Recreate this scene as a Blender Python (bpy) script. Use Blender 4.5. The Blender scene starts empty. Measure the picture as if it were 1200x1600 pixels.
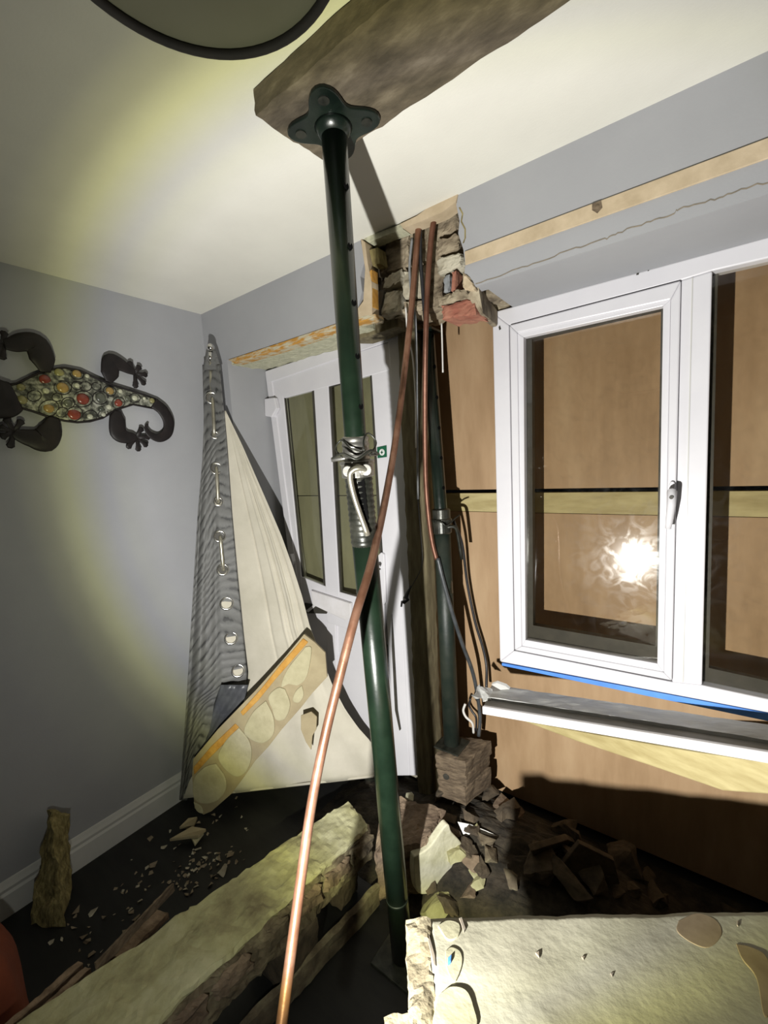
import bpy, bmesh, math, random
from mathutils import Vector, Matrix, noise, geometry

# ------------------------------------------------------------------ camera, light, exposure
S = bpy.context.scene
C = S.collection
FPX = 673.98
YAW, PITCH, ROLL = -0.64428, -0.10818, 0.05755
EYE = Vector((0.0, 0.0, 1.58878))
def cam_axes():
    cy, sy, cp, sp = math.cos(YAW), math.sin(YAW), math.cos(PITCH), math.sin(PITCH)
    f = Vector((sy*cp, cy*cp, sp)); r = Vector((cy, -sy, 0)); d = f.cross(r)
    cr, sr = math.cos(ROLL), math.sin(ROLL)
    return r*cr + d*sr, -r*sr + d*cr, f
RT, DN, FW = cam_axes()
cd = bpy.data.cameras.new('camera'); co = bpy.data.objects.new('camera', cd); C.objects.link(co)
cd.sensor_fit = 'HORIZONTAL'; cd.sensor_width = 36; cd.lens = FPX/1200*36; cd.clip_start = .02
m = Matrix((RT, -DN, -FW)).transposed().to_4x4(); m.translation = EYE
co.matrix_world = m; S.camera = co

TORCH = Vector((-0.36, 0.0, 0.97)); TAXIS = Vector((-0.278, 0.934, 0.228)).normalized()
TORCH_W = 198.0
BEAM = [  # angle from the torch axis in degrees -> strength and colour of the beam there
    (0, (.80, .79, .75)), (22, (.83, .82, .78)), (36, (.93, .92, .87)), (43, (.93, .92, .88)), (45.5, (.80, .80, .72)), (47.2, (.64, .64, .63)),
    (49.2, (.56, .56, .42)), (51, (.47, .47, .25)), (53.2, (.22, .22, .13)), (56, (.105, .108, .082)),
    (63, (.056, .058, .053)), (75, (.036, .037, .034)), (88, (.02, .02, .02))]
def torch():
    ld = bpy.data.lights.new('torch_beam', 'SPOT'); o = bpy.data.objects.new('torch_beam', ld); C.objects.link(o)
    o.location = TORCH; o.rotation_euler = TAXIS.to_track_quat('-Z', 'Y').to_euler()
    ld.energy = TORCH_W; ld.spot_size = math.radians(176); ld.spot_blend = .02; ld.shadow_soft_size = .011
    ld.use_nodes = True; nt = ld.node_tree; em = nt.nodes['Emission']
    tc = nt.nodes.new('ShaderNodeTexCoord'); sp = nt.nodes.new('ShaderNodeSeparateXYZ')
    ab = nt.nodes.new('ShaderNodeMath'); ab.operation = 'ABSOLUTE'
    ac = nt.nodes.new('ShaderNodeMath'); ac.operation = 'ARCCOSINE'
    dv = nt.nodes.new('ShaderNodeMath'); dv.operation = 'DIVIDE'; dv.inputs[1].default_value = math.pi/2
    rp = nt.nodes.new('ShaderNodeValToRGB'); rp.color_ramp.interpolation = 'B_SPLINE' if False else 'LINEAR'
    els = rp.color_ramp.elements
    while len(els) > 1: els.remove(els[0])
    els[0].position = BEAM[0][0]/90; els[0].color = (*BEAM[0][1], 1)
    for a, c in BEAM[1:]:
        e = els.new(a/90); e.color = (*c, 1)
    L = nt.links.new
    L(tc.outputs['Normal'], sp.inputs[0]); L(sp.outputs['Z'], ab.inputs[0]); L(ab.outputs[0], ac.inputs[0])
    L(ac.outputs[0], dv.inputs[0]); L(dv.outputs[0], rp.inputs[0]); L(rp.outputs[0], em.inputs['Color'])
torch()
w = bpy.data.worlds.new('night'); S.world = w; w.use_nodes = True
w.node_tree.nodes['Background'].inputs[0].default_value = (.6, .65, .7, 1)
w.node_tree.nodes['Background'].inputs[1].default_value = .002
S.view_settings.view_transform = 'Standard'; S.view_settings.look = 'None'
S.view_settings.exposure = 0.0; S.view_settings.gamma = 1; S.view_settings.use_curve_mapping = False

# ------------------------------------------------------------------ geometry helpers
def ray(u, v): return RT*((u-600)/FPX) + DN*((v-800)/FPX) + FW
def at(u, v, ax, val):                      # point of a sight line on the plane axis = val
    d = ray(u, v); return EYE + d*((val-EYE[ax])/d[ax])
def dep(u, v, z): return EYE + ray(u, v)*z  # point of a sight line at a distance along the view axis
def on(u, v, p, n):
    d = ray(u, v); return EYE + d*((p-EYE).dot(n)/d.dot(n))
def plane3(a, b, c):
    n = (b-a).cross(c-a).normalized()
    if n.dot(EYE-a) < 0: n = -n
    return a, n
ORG = {}
def empty(name, loc, label=None, cat=None, group=None):
    o = bpy.data.objects.new(name, None); C.objects.link(o); o.location = loc; o.empty_display_size = .05
    if label: tag(o, label, cat, group)
    return o
def tag(o, label, cat, group=None, kind=None):
    if label: o['label'] = label
    if cat: o['category'] = cat
    if group: o['group'] = group
    if kind: o['kind'] = kind
    return o
def structure(o): o['kind'] = 'structure'; return o
def worldloc(o):
    l = Vector(o.location)
    while o.parent: o = o.parent; l += o.location
    return l
def obj(name, bm, mat, parent=None, smooth=False, bevel=0, origin=None, seg=2, label=None):
    """link a bmesh built in world coordinates as one mesh object, its origin at its base or at its parent"""
    bmesh.ops.recalc_face_normals(bm, faces=bm.faces)
    if origin is None:
        if parent is None:
            xs = [v.co for v in bm.verts]
            origin = Vector((sum(v.x for v in xs)/len(xs), sum(v.y for v in xs)/len(xs), min(v.z for v in xs)))
        else: origin = worldloc(parent)
    for v in bm.verts: v.co -= origin
    me = bpy.data.meshes.new(name); bm.to_mesh(me); bm.free()
    o = bpy.data.objects.new(name, me); C.objects.link(o)
    for mm in (mat if isinstance(mat, (list, tuple)) else [mat]): me.materials.append(mm)
    if smooth:
        for p in me.polygons: p.use_smooth = True
    if parent is None: o.location = origin
    else: o.parent = parent
    if bevel:
        b = o.modifiers.new('bevel', 'BEVEL'); b.width = bevel; b.segments = seg; b.limit_method = 'ANGLE'
    if label: o['label'] = label
    return o
def BM(): return bmesh.new()
def add_prism(bm, pts, vec):                # polygon swept along vec
    pts = [Vector(p) for p in pts]; n = len(pts)
    a = [bm.verts.new(p) for p in pts]; b = [bm.verts.new(p+vec) for p in pts]
    bm.faces.new(a); bm.faces.new(b[::-1])
    for i in range(n): bm.faces.new([a[i], b[i], b[(i+1) % n], a[(i+1) % n]])
def add_box(bm, lo, hi):
    x0, y0, z0 = lo; x1, y1, z1 = hi
    add_prism(bm, [(x0, y0, z0), (x1, y0, z0), (x1, y0, z1), (x0, y0, z1)], Vector((0, y1-y0, 0)))
def add_tube(bm, pts, rads, n=12, caps=True, flat=None):
    pts = [Vector(p) for p in pts]
    if not isinstance(rads, (list, tuple)): rads = [rads]*len(pts)
    rings = []; ref = None
    for i, p in enumerate(pts):
        t = (pts[min(i+1, len(pts)-1)]-pts[max(i-1, 0)]).normalized()
        if flat is not None: u = flat.cross(t).normalized(); w_ = flat
        else:
            if ref is None: ref = t.orthogonal()
            ref = (ref - t*ref.dot(t)).normalized(); u = ref; w_ = t.cross(u)
        k = .22 if flat is not None else 1
        rings.append([bm.verts.new(p + u*(rads[i]*math.cos(2*math.pi*j/n)) + w_*(k*rads[i]*math.sin(2*math.pi*j/n))) for j in range(n)])
    for a, b in zip(rings, rings[1:]):
        for j in range(n): bm.faces.new([a[j], a[(j+1) % n], b[(j+1) % n], b[j]])
    if caps: bm.faces.new(rings[0][::-1]); bm.faces.new(rings[-1])
def spline(pts, k=8):                       # Catmull-Rom
    pts = [Vector(p) for p in pts]; out = []
    P_ = [pts[0]*2-pts[1]] + pts + [pts[-1]*2-pts[-2]]
    for i in range(1, len(P_)-2):
        a, b, c, d = P_[i-1:i+3]
        for j in range(k):
            t = j/k
            out.append(.5*((2*b) + (c-a)*t + (2*a-5*b+4*c-d)*t*t + (3*b-a-3*c+d)*t**3))
    out.append(pts[-1]); return out
def lerp_list(v, k): 
    out = []
    for a, b in zip(v, v[1:]): out += [a+(b-a)*j/k for j in range(k)]
    return out+[v[-1]]
def add_lathe(bm, c, axis, prof, n=24):     # prof: (radius, height along the axis)
    axis = axis.normalized(); u = axis.orthogonal().normalized(); w_ = axis.cross(u); rings = []
    for r, h in prof:
        rings.append([bm.verts.new(c+axis*h+(u*math.cos(2*math.pi*j/n)+w_*math.sin(2*math.pi*j/n))*max(r, 1e-5)) for j in range(n)])
    for a, b in zip(rings, rings[1:]):
        for j in range(n): bm.faces.new([a[j], a[(j+1) % n], b[(j+1) % n], b[j]])
    if prof[0][0] > 1e-4: bm.faces.new(rings[0][::-1])
    if prof[-1][0] > 1e-4: bm.faces.new(rings[-1])
def add_torus(bm, c, axis, R, r, n=28, k=8, ey=1.0):
    axis = axis.normalized(); u = axis.orthogonal().normalized(); w_ = axis.cross(u)
    add_ring = []
    for i in range(n):
        a = 2*math.pi*i/n; rad = u*math.cos(a)+w_*math.sin(a)
        add_ring.append([bm.verts.new(c+rad*R+(rad*math.cos(2*math.pi*j/k)+axis*math.sin(2*math.pi*j/k))*r) for j in range(k)])
    for i in range(n):
        a, b = add_ring[i], add_ring[(i+1) % n]
        for j in range(k): bm.faces.new([a[j], a[(j+1) % k], b[(j+1) % k], b[j]])
def nz(p, s, seed=0): return noise.noise(Vector(p)*s + Vector((seed*7.3, seed*3.1, seed*1.7)))
def add_rough(bm, c8, n, amp, freq=14, seed=0, edge=0.0):
    """hexahedron with a noisy, broken surface; c8 = front-bottom-left,right, back-bottom-right,left, then the four above"""
    c8 = [Vector(p) for p in c8]; cen = sum(c8, Vector())/8; cache = {}
    def tri(a, b, c):
        bt = c8[0].lerp(c8[1], a).lerp(c8[3].lerp(c8[2], a), b); tp = c8[4].lerp(c8[5], a).lerp(c8[7].lerp(c8[6], a), b)
        return bt.lerp(tp, c)
    def V(i, j, k):
        key = (i, j, k)
        if key not in cache:
            p = tri(i/n[0], j/n[1], k/n[2]); d = (p-cen).normalized()
            on_e = sum((i in (0, n[0]), j in (0, n[1]), k in (0, n[2])))
            q = p + Vector((nz(p, freq, seed), nz(p, freq, seed+5), nz(p, freq, seed+9)))*amp + Vector((nz(p, freq*3.1, seed), nz(p, freq*3.1, seed+2), nz(p, freq*3.1, seed+4)))*amp*.45
            if on_e >= 2: q -= d*(edge*abs(nz(p, freq*1.7, seed+3))*2 + edge*.3)
            cache[key] = bm.verts.new(q)
        return cache[key]
    for (A, B, Cc, f) in ((0, 1, 2, 0), (0, 1, 2, n[2]), (0, 2, 1, 0), (0, 2, 1, n[1]), (1, 2, 0, 0), (1, 2, 0, n[0])):
        for i in range(n[A]):
            for j in range(n[B]):
                def g(x, y):
                    k = [0, 0, 0]; k[A] = x; k[B] = y; k[Cc] = f; return V(*k)
                bm.faces.new([g(i, j), g(i+1, j), g(i+1, j+1), g(i, j+1)])
def add_lump(bm, c, size, seed, rot=None, k=9):    # broken chunk: hull of random points
    r = random.Random(seed); rot = rot or Matrix.Rotation(r.uniform(0, 6.28), 3, 'Z') @ Matrix.Rotation(r.uniform(-.5, .5), 3, 'X')
    b2 = bmesh.new()
    for i in range(k):
        d = Vector((r.uniform(-1, 1), r.uniform(-1, 1), r.uniform(-1, 1))); d = d/max(abs(d.x), abs(d.y), abs(d.z))*r.uniform(.8, 1)
        b2.verts.new(d)
    bmesh.ops.convex_hull(b2, input=b2.verts)
    bmesh.ops.delete(b2, geom=[v for v in b2.verts if not v.link_faces], context='VERTS')
    for v in b2.verts: v.co = rot @ Vector((v.co.x*size[0], v.co.y*size[1], v.co.z*size[2]))
    if max(size) > .022:
        bmesh.ops.triangulate(b2, faces=b2.faces); bmesh.ops.subdivide_edges(b2, edges=b2.edges, cuts=3, use_grid_fill=True)
        a_ = max(size)*.17; fq = 1.0/max(size)
        for v in b2.verts:
            p = v.co.copy(); v.co += Vector((nz(p, fq, seed), nz(p, fq, seed+3), nz(p, fq, seed+6)))*a_ + Vector((nz(p, fq*3, seed), nz(p, fq*3, seed+3), nz(p, fq*3, seed+6)))*a_*.4
    b2.verts.index_update()
    nv = [bm.verts.new(c + v.co) for v in b2.verts]
    for f in b2.faces: bm.faces.new([nv[v.index] for v in f.verts])
    b2.free()
def drop(bm, z):                             # set the lowest vertex on z
    d = z-min(v.co.z for v in bm.verts)
    for v in bm.verts: v.co.z += d
def add_grid(bm, rows, uvf=None):
    uv = bm.loops.layers.uv.verify(); H_ = len(rows); W_ = len(rows[0])
    vs = [[bm.verts.new(p) for p in r] for r in rows]
    for i in range(H_-1):
        for j in range(W_-1):
            f = bm.faces.new([vs[i][j], vs[i][j+1], vs[i+1][j+1], vs[i+1][j]])
            for l, (a, b) in zip(f.loops, ((i, j), (i, j+1), (i+1, j+1), (i+1, j))): l[uv].uv = uvf(b/(W_-1), a/(H_-1)) if uvf else (b/(W_-1), a/(H_-1))

# ------------------------------------------------------------------ materials
def mat(name, c1, c2=None, scale=8, rough=.6, metal=0, bump=0, bscale=60, detail=6, stretch=None, spec=.5, c3=None, lo=.35, hi=.65, coat=0):
    """principled with noise between two or three colours"""
    m_ = bpy.data.materials.new(name); m_.use_nodes = True; nt = m_.node_tree; b = nt.nodes['Principled BSDF']; L = nt.links.new
    b.inputs['Roughness'].default_value = rough; b.inputs['Metallic'].default_value = metal
    b.inputs['Specular IOR Level'].default_value = spec
    b.inputs['Coat Weight'].default_value = coat; b.inputs['Coat Roughness'].default_value = .15
    tc = nt.nodes.new('ShaderNodeTexCoord'); vec = tc.outputs['Object']
    if stretch:
        mp = nt.nodes.new('ShaderNodeMapping'); mp.inputs['Scale'].default_value = stretch[:3]
        if len(stretch) > 3: mp.inputs['Rotation'].default_value = stretch[3:]
        L(vec, mp.inputs[0]); vec = mp.outputs[0]
    if c2:
        n = nt.nodes.new('ShaderNodeTexNoise'); n.inputs['Scale'].default_value = scale; n.inputs['Detail'].default_value = detail
        n.inputs['Roughness'].default_value = .62
        L(vec, n.inputs['Vector']); r = nt.nodes.new('ShaderNodeValToRGB'); e = r.color_ramp.elements
        e[0].position = lo; e[0].color = (*c1, 1); e[1].position = hi; e[1].color = (*c2, 1)
        if c3: x = e.new((lo+hi)/2); x.color = (*c3, 1)
        L(n.outputs['Fac'], r.inputs[0]); L(r.outputs[0], b.inputs['Base Color'])
    else: b.inputs['Base Color'].default_value = (*c1, 1)
    if bump:
        n2 = nt.nodes.new('ShaderNodeTexNoise'); n2.inputs['Scale'].default_value = bscale; n2.inputs['Detail'].default_value = 8
        L(vec, n2.inputs['Vector']); bp = nt.nodes.new('ShaderNodeBump'); bp.inputs['Strength'].default_value = bump; bp.inputs['Distance'].default_value = .01
        L(n2.outputs['Fac'], bp.inputs['Height']); L(bp.outputs[0], b.inputs['Normal'])
    return m_
M = {}
M['wall'] = mat('grey_wall_paint', (.305, .308, .325), (.33, .333, .348), 3, .75, bump=.04, bscale=160)
M['ceiling'] = mat('ceiling_paint', (.62, .605, .545), (.655, .64, .575), 4, .9, bump=.05, bscale=120)
M['upvc'] = mat('white_plastic', (.62, .61, .645), (.66, .65, .68), 5, .32, spec=.45)
M['upvc_old'] = mat('scuffed_white_plastic', (.62, .60, .60), (.74, .72, .74), 9, .4)
M['white'] = mat('white_gloss_paint', (.50, .50, .48), (.56, .55, .53), 5, .35)
M['gasket'] = mat('dark_gasket', (.03, .028, .022), (.05, .045, .035), 20, .6)
M['hole'] = mat('hole_shadow_black', (.002, .002, .002), None, rough=.9, spec=.1)
M['ply'] = mat('plywood', (.31, .195, .10), (.47, .325, .19), 3.0, .62, stretch=(2.4, 1, .55), c3=(.40, .262, .145), lo=.3, hi=.72, bump=.03, bscale=30)
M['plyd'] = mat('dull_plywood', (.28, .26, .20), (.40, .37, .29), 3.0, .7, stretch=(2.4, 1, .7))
M['pine'] = mat('pale_pine', (.36, .29, .125), (.50, .425, .21), 5, .65, stretch=(1.2, 3, 6), bump=.03, bscale=25)
M['plank'] = mat('weathered_plank', (.05, .039, .024), (.20, .165, .115), 9, .8, stretch=(1.0, 2.6, 2.6, 0, 0, .42), c3=(.105, .083, .054), lo=.34, hi=.74, bump=.25, bscale=24)
M['oldtimber'] = mat('old_timber', (.10, .08, .042), (.19, .16, .09), 9, .85, stretch=(6, 6, .8), bump=.2, bscale=25)
M['block'] = mat('rough_sawn_timber', (.065, .045, .028), (.17, .125, .08), 16, .85, stretch=(1.5, 1.5, 6), bump=.3, bscale=30)
M['green'] = mat('green_prop_paint', (.0055, .0125, .0068), (.010, .021, .0115), 12, .30, c3=(.0075, .0165, .009), bump=.05, bscale=40, coat=.3)
M['darkgreen'] = mat('dark_green_paint', (.0035, .0075, .0055), (.010, .017, .012), 14, .3, bump=.1, bscale=40, coat=.2)
M['dullgreen'] = mat('dusty_green_paint', (.008, .016, .012), (.024, .03, .022), 14, .5, bump=.1, bscale=40)
M['steel'] = mat('bare_steel', (.34, .33, .30), (.52, .51, .47), 20, .34, metal=.9, bump=.06, bscale=60)
M['blacksteel'] = mat('oily_steel', (.012, .014, .011), (.05, .05, .04), 25, .35, metal=.3, bump=.1, bscale=50)
M['copper'] = mat('copper', (.15, .068, .038), (.30, .165, .11), 10, .36, metal=.55, c3=(.215, .105, .064), bump=.06, bscale=60)
M['copper_old'] = mat('tarnished_copper', (.11, .045, .026), (.20, .092, .058), 12, .45, metal=.5, bump=.06, bscale=60)
M['chrome'] = mat('chrome', (.68, .67, .64), None, rough=.15, metal=1)
M['rod'] = mat('brushed_rod', (.36, .34, .27), (.48, .455, .37), 20, .35, metal=.8)
M['lining'] = mat('cream_lining', (.46, .43, .35), (.54, .505, .42), 6, .9, bump=.05, bscale=90)
M['satin'] = mat('dark_satin', (.05, .052, .06), (.10, .105, .115), 8, .38, bump=.1, bscale=30)
M['plaster'] = mat('pale_plaster', (.40, .38, .25), (.64, .61, .46), 10, .92, c3=(.54, .52, .38), bump=.3, bscale=40)
M['slabtop'] = mat('stained_plaster', (.15, .12, .065), (.50, .48, .30), 5, .92, c3=(.36, .34, .18), lo=.3, hi=.66, bump=.35, bscale=35)
M['slabface'] = mat('cream_wall_plaster', (.13, .115, .08), (.36, .345, .265), 2.6, .85, c3=(.285, .27, .20), lo=.28, hi=.7, bump=.14, bscale=70)
M['paneledge'] = mat('broken_panel_plaster', (.17, .14, .085), (.30, .26, .17), 14, .95, bump=.4, bscale=50)
M['paneldab'] = mat('panel_adhesive', (.26, .245, .16), (.34, .32, .22), 14, .92, bump=.2, bscale=50)
M['stain'] = mat('brown_panel_stain', (.17, .125, .07), (.26, .20, .12), 14, .95)
M['foamedge'] = mat('torn_foam_edge', (.42, .21, .035), (.46, .42, .30), 26, .9, stretch=(.7, 1, 3), bump=.4, bscale=60, lo=.44, hi=.58)
M['bare'] = mat('bare_plaster', (.40, .315, .205), (.52, .42, .29), 12, .9, bump=.1, bscale=60)
M['mortar'] = mat('rough_mortar', (.10, .075, .048), (.40, .345, .245), 13, .95, c3=(.25, .205, .14), bump=.6, bscale=40)
M['stone'] = mat('beige_stone', (.14, .11, .072), (.38, .32, .225), 10, .95, c3=(.26, .21, .145), stretch=(1, 1, 2.5), bump=.5, bscale=40)
M['stonepale'] = mat('pale_stone', (.24, .21, .15), (.50, .465, .37), 10, .95, c3=(.40, .365, .28), bump=.5, bscale=40)
M['brick'] = mat('old_brown_brick', (.11, .075, .05), (.25, .185, .125), 11, .95, c3=(.18, .13, .088), bump=.5, bscale=50)
M['redbrick'] = mat('red_brick', (.25, .085, .055), (.34, .16, .105), 14, .9, bump=.3, bscale=60)
M['brickside'] = mat('mortared_brickwork', (.065, .05, .03), (.25, .22, .135), 9, .95, c3=(.14, .11, .07), bump=.6, bscale=30)
M['foam'] = mat('orange_foam', (.42, .20, .03), (.52, .29, .065), 20, .85, bump=.4, bscale=60)
M['card'] = mat('brown_board_paper', (.29, .235, .14), (.37, .31, .19), 9, .9, bump=.08, bscale=50)
M['dab'] = mat('adhesive_plaster', (.36, .325, .20), (.46, .42, .27), 14, .92, bump=.2, bscale=50)
M['insul'] = mat('pale_torn_board', (.36, .355, .25), (.50, .49, .36), 18, .9, stretch=(3, 3, 3), bump=.3, bscale=30)
M['straw'] = mat('straw_insulation', (.11, .085, .028), (.29, .24, .10), 22, .95, stretch=(3, 3, .8), bump=.7, bscale=40)
M['rust'] = mat('rust_red_fabric', (.13, .026, .008), (.17, .038, .013), 9, .95, bump=.1, bscale=90)
M['blackmetal'] = mat('dark_bronze', (.009, .0075, .008), (.017, .013, .013), 20, .5, spec=.28, bump=.06, bscale=40)
M['wire'] = mat('black_cable', (.01, .01, .012), (.025, .026, .03), 30, .4)
M['greycable'] = mat('grey_cable', (.19, .20, .21), (.28, .29, .30), 30, .45)
M['darkcable'] = mat('dark_grey_conduit', (.04, .046, .05), (.075, .08, .085), 30, .4)
M['whitecable'] = mat('white_cable', (.62, .60, .57), (.72, .70, .66), 30, .45)
M['blue'] = mat('blue_film', (.06, .20, .62), (.09, .27, .72), 8, .45)
M['sillgrey'] = mat('grey_sill_paint', (.42, .42, .41), (.60, .60, .575), 7, .5, stretch=(1, 3, 1), bump=.08, bscale=40)
M['silldark'] = mat('dusty_dark_sill', (.20, .19, .17), (.36, .345, .32), 7, .55, stretch=(.7, 4, 1))
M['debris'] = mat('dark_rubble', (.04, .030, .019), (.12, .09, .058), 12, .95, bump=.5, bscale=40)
M['soil'] = mat('dust_and_soil', (.012, .010, .007), (.055, .043, .028), 16, .97, bump=.8, bscale=50)
M['olive'] = mat('olive_fabric', (.19, .185, .12), (.21, .205, .14), 6, .9)
M['darkrim'] = mat('dark_shade_rim', (.022, .02, .018), (.035, .03, .026), 20, .8)
M['stickergreen'] = mat('sticker_green', (.012, .10, .05), None, rough=.4)
M['stickerwhite'] = mat('sticker_white', (.7, .72, .7), None, rough=.4)
M['crack'] = mat('crack_dark', (.16, .14, .11), (.24, .2, .15), 40, .95)
M['trimwood'] = mat('splintered_wood', (.13, .085, .05), (.27, .19, .12), 14, .9, stretch=(2, 2, 8), bump=.3, bscale=30)

def floor_mat():
    m_ = mat('black_floor_boards', (.0035, .0035, .0033), (.011, .0105, .009), 6, .6, bump=.04, bscale=40, stretch=(1, 4, 1)); return m_
M['floor'] = floor_mat()
def curtain_mat():
    m_ = bpy.data.materials.new('striped_curtain'); m_.use_nodes = True; nt = m_.node_tree; b = nt.nodes['Principled BSDF']; L = nt.links.new
    uv = nt.nodes.new('ShaderNodeUVMap'); mp = nt.nodes.new('ShaderNodeMapping')
    mp.inputs['Scale'].default_value = (1.0, 11.0, 1); mp.inputs['Rotation'].default_value = (0, 0, .08)
    wv = nt.nodes.new('ShaderNodeTexWave'); wv.bands_direction = 'Y'; wv.inputs['Scale'].default_value = 1.4
    wv.inputs['Distortion'].default_value = 5.5; wv.inputs['Detail'].default_value = 4; wv.inputs['Detail Scale'].default_value = .9; wv.inputs['Detail Roughness'].default_value = .62
    r = nt.nodes.new('ShaderNodeValToRGB'); e = r.color_ramp.elements
    e[0].position = .05; e[0].color = (.035, .035, .035, 1); e[1].position = .75; e[1].color = (.128, .128, .124, 1); q_ = e.new(.2); q_.color = (.092, .092, .089, 1)
    L(uv.outputs[0], mp.inputs[0]); L(mp.outputs[0], wv.inputs[0]); n = nt.nodes.new('ShaderNodeTexNoise'); n.inputs['Scale'].default_value = 3.2; n.inputs['Detail'].default_value = 3
    mp2 = nt.nodes.new('ShaderNodeMapping'); mp2.inputs['Scale'].default_value = (1.2, 9, 1); L(uv.outputs[0], mp2.inputs[0]); L(mp2.outputs[0], n.inputs['Vector'])
    ma = nt.nodes.new('ShaderNodeMath'); ma.operation = 'MULTIPLY_ADD'; ma.inputs[1].default_value = 1.5; ma.inputs[2].default_value = -.62
    ad = nt.nodes.new('ShaderNodeMath'); ad.operation = 'ADD'; L(n.outputs['Fac'], ma.inputs[0]); L(ma.outputs[0], ad.inputs[0]); L(wv.outputs['Fac'], ad.inputs[1])
    L(ad.outputs[0], r.inputs[0]); L(r.outputs[0], b.inputs['Base Color'])
    bp = nt.nodes.new('ShaderNodeBump'); bp.inputs['Strength'].default_value = .35; bp.inputs['Distance'].default_value = .006
    L(wv.outputs['Fac'], bp.inputs['Height']); L(bp.outputs[0], b.inputs['Normal']); b.inputs['Roughness'].default_value = .6
    return m_
M['curtain'] = curtain_mat()
def glass_mat(name, smudge, refl=.09, tint=(.80, .79, .72)):
    m_ = bpy.data.materials.new(name); m_.use_nodes = True; nt = m_.node_tree; L = nt.links.new
    for n in list(nt.nodes): nt.nodes.remove(n)
    out = nt.nodes.new('ShaderNodeOutputMaterial'); tr = nt.nodes.new('ShaderNodeBsdfTransparent'); tr.inputs[0].default_value = (*tint, 1)
    gl = nt.nodes.new('ShaderNodeBsdfGlossy'); gl.inputs['Roughness'].default_value = .017
    g2 = nt.nodes.new('ShaderNodeBsdfGlossy'); g2.inputs['Roughness'].default_value = .14
    mx = nt.nodes.new('ShaderNodeMixShader'); mx2 = nt.nodes.new('ShaderNodeMixShader'); lw = nt.nodes.new('ShaderNodeLayerWeight'); lw.inputs[0].default_value = .5; pw_ = nt.nodes.new('ShaderNodeMath'); pw_.operation = 'POWER'; pw_.inputs[1].default_value = 5
    mul = nt.nodes.new('ShaderNodeMath'); mul.operation = 'MULTIPLY_ADD'; mul.inputs[1].default_value = .9; mul.inputs[2].default_value = refl*.5
    L(lw.outputs['Facing'], pw_.inputs[0]); L(pw_.outputs[0], mul.inputs[0]); L(mul.outputs[0], mx.inputs[0]); L(tr.outputs[0], mx.inputs[1]); L(gl.outputs[0], mx.inputs[2])
    tc = nt.nodes.new('ShaderNodeTexCoord'); n = nt.nodes.new('ShaderNodeTexNoise'); n.inputs['Scale'].default_value = 16; n.inputs['Detail'].default_value = 8
    n.inputs['Distortion'].default_value = 2.2
    L(tc.outputs['Object'], n.inputs['Vector']); r = nt.nodes.new('ShaderNodeValToRGB'); e = r.color_ramp.elements
    e[0].position = .46; e[0].color = (smudge*.12,)*3+(1,); e[1].position = .74; e[1].color = (smudge,)*3+(1,)
    L(n.outputs['Fac'], r.inputs[0]); L(r.outputs[0], mx2.inputs[0]); L(mx.outputs[0], mx2.inputs[1]); L(g2.outputs[0], mx2.inputs[2]); L(mx2.outputs[0], out.inputs[0])
    return m_
M['glass'] = glass_mat('window_glass', .05, .06, (.91, .90, .87))
M['doorglass'] = glass_mat('door_glass', .02, .08, (.86, .87, .80))

# ------------------------------------------------------------------ room shell
XL, YF, H = -2.0675, 1.307, 2.40
rnd = random.Random(4)
bm = BM(); add_box(bm, (XL-.1, -2.3, -.12), (2.3, 2.3, 0)); structure(obj('floor', bm, M['floor']))
bm = BM(); add_box(bm, (XL-.1, -2.3, H), (2.3, 1.64, H+.1)); ceil = structure(obj('ceiling', bm, M['ceiling']))
bm = BM(); add_box(bm, (XL-.1, -2.3, 0), (XL, 1.64, H)); structure(obj('wall_left', bm, M['wall']))
bm = BM(); add_box(bm, (XL, -2.4, 0), (2.2, -2.3, H)); structure(obj('wall_back', bm, M['wall']))
bm = BM(); add_box(bm, (2.2, -2.3, 0), (2.3, 1.64, H)); structure(obj('wall_right', bm, M['wall']))
# front wall: left return and header, with the hole knocked through beside the door
ZD = 2.142; DEPTH = Vector((0, .30, 0))
def wf(u, v): return at(u, v, 1, YF)
hl = [wf(u, v) for u, v in [(557, 497), (560, 478), (566, 455), (563, 432), (570, 408), (566, 388), (563, 372)]]
bm = BM()
add_prism(bm, [(XL, YF, 0), (-1.884, YF, 0), (-1.884, YF, ZD)] + [(p.x, YF, min(max(p.z, ZD), H)) for p in hl] + [(hl[-1].x, YF, H), (XL, YF, H)], Vector((0, .05, 0)))
add_box(bm, (XL, YF+.05, 0), (-1.884, YF+.30, H))
add_box(bm, (-1.884, YF+.05, ZD), (-1.06, YF+.30, H))
hr = [wf(u, v) for u, v in [(716, 300), (713, 320), (718, 345), (716, 365), (724, 390), (727, 415), (724, 440), (738, 447)]]
add_prism(bm, [(hr[0].x, YF, H)] + [(p.x, YF, min(p.z, H-.002)) for p in hr[1:-1]] + [(-.585, YF, 2.128), (-.585, YF, 2.118), (2.2, YF, 2.118), (2.2, YF, H)], Vector((0, .05, 0)))
add_box(bm, (-.56, YF+.05, 2.118), (2.2, YF+.30, H))
front = structure(obj('wall_front', bm, M['wall'], origin=Vector((XL, YF, 0))))
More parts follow.
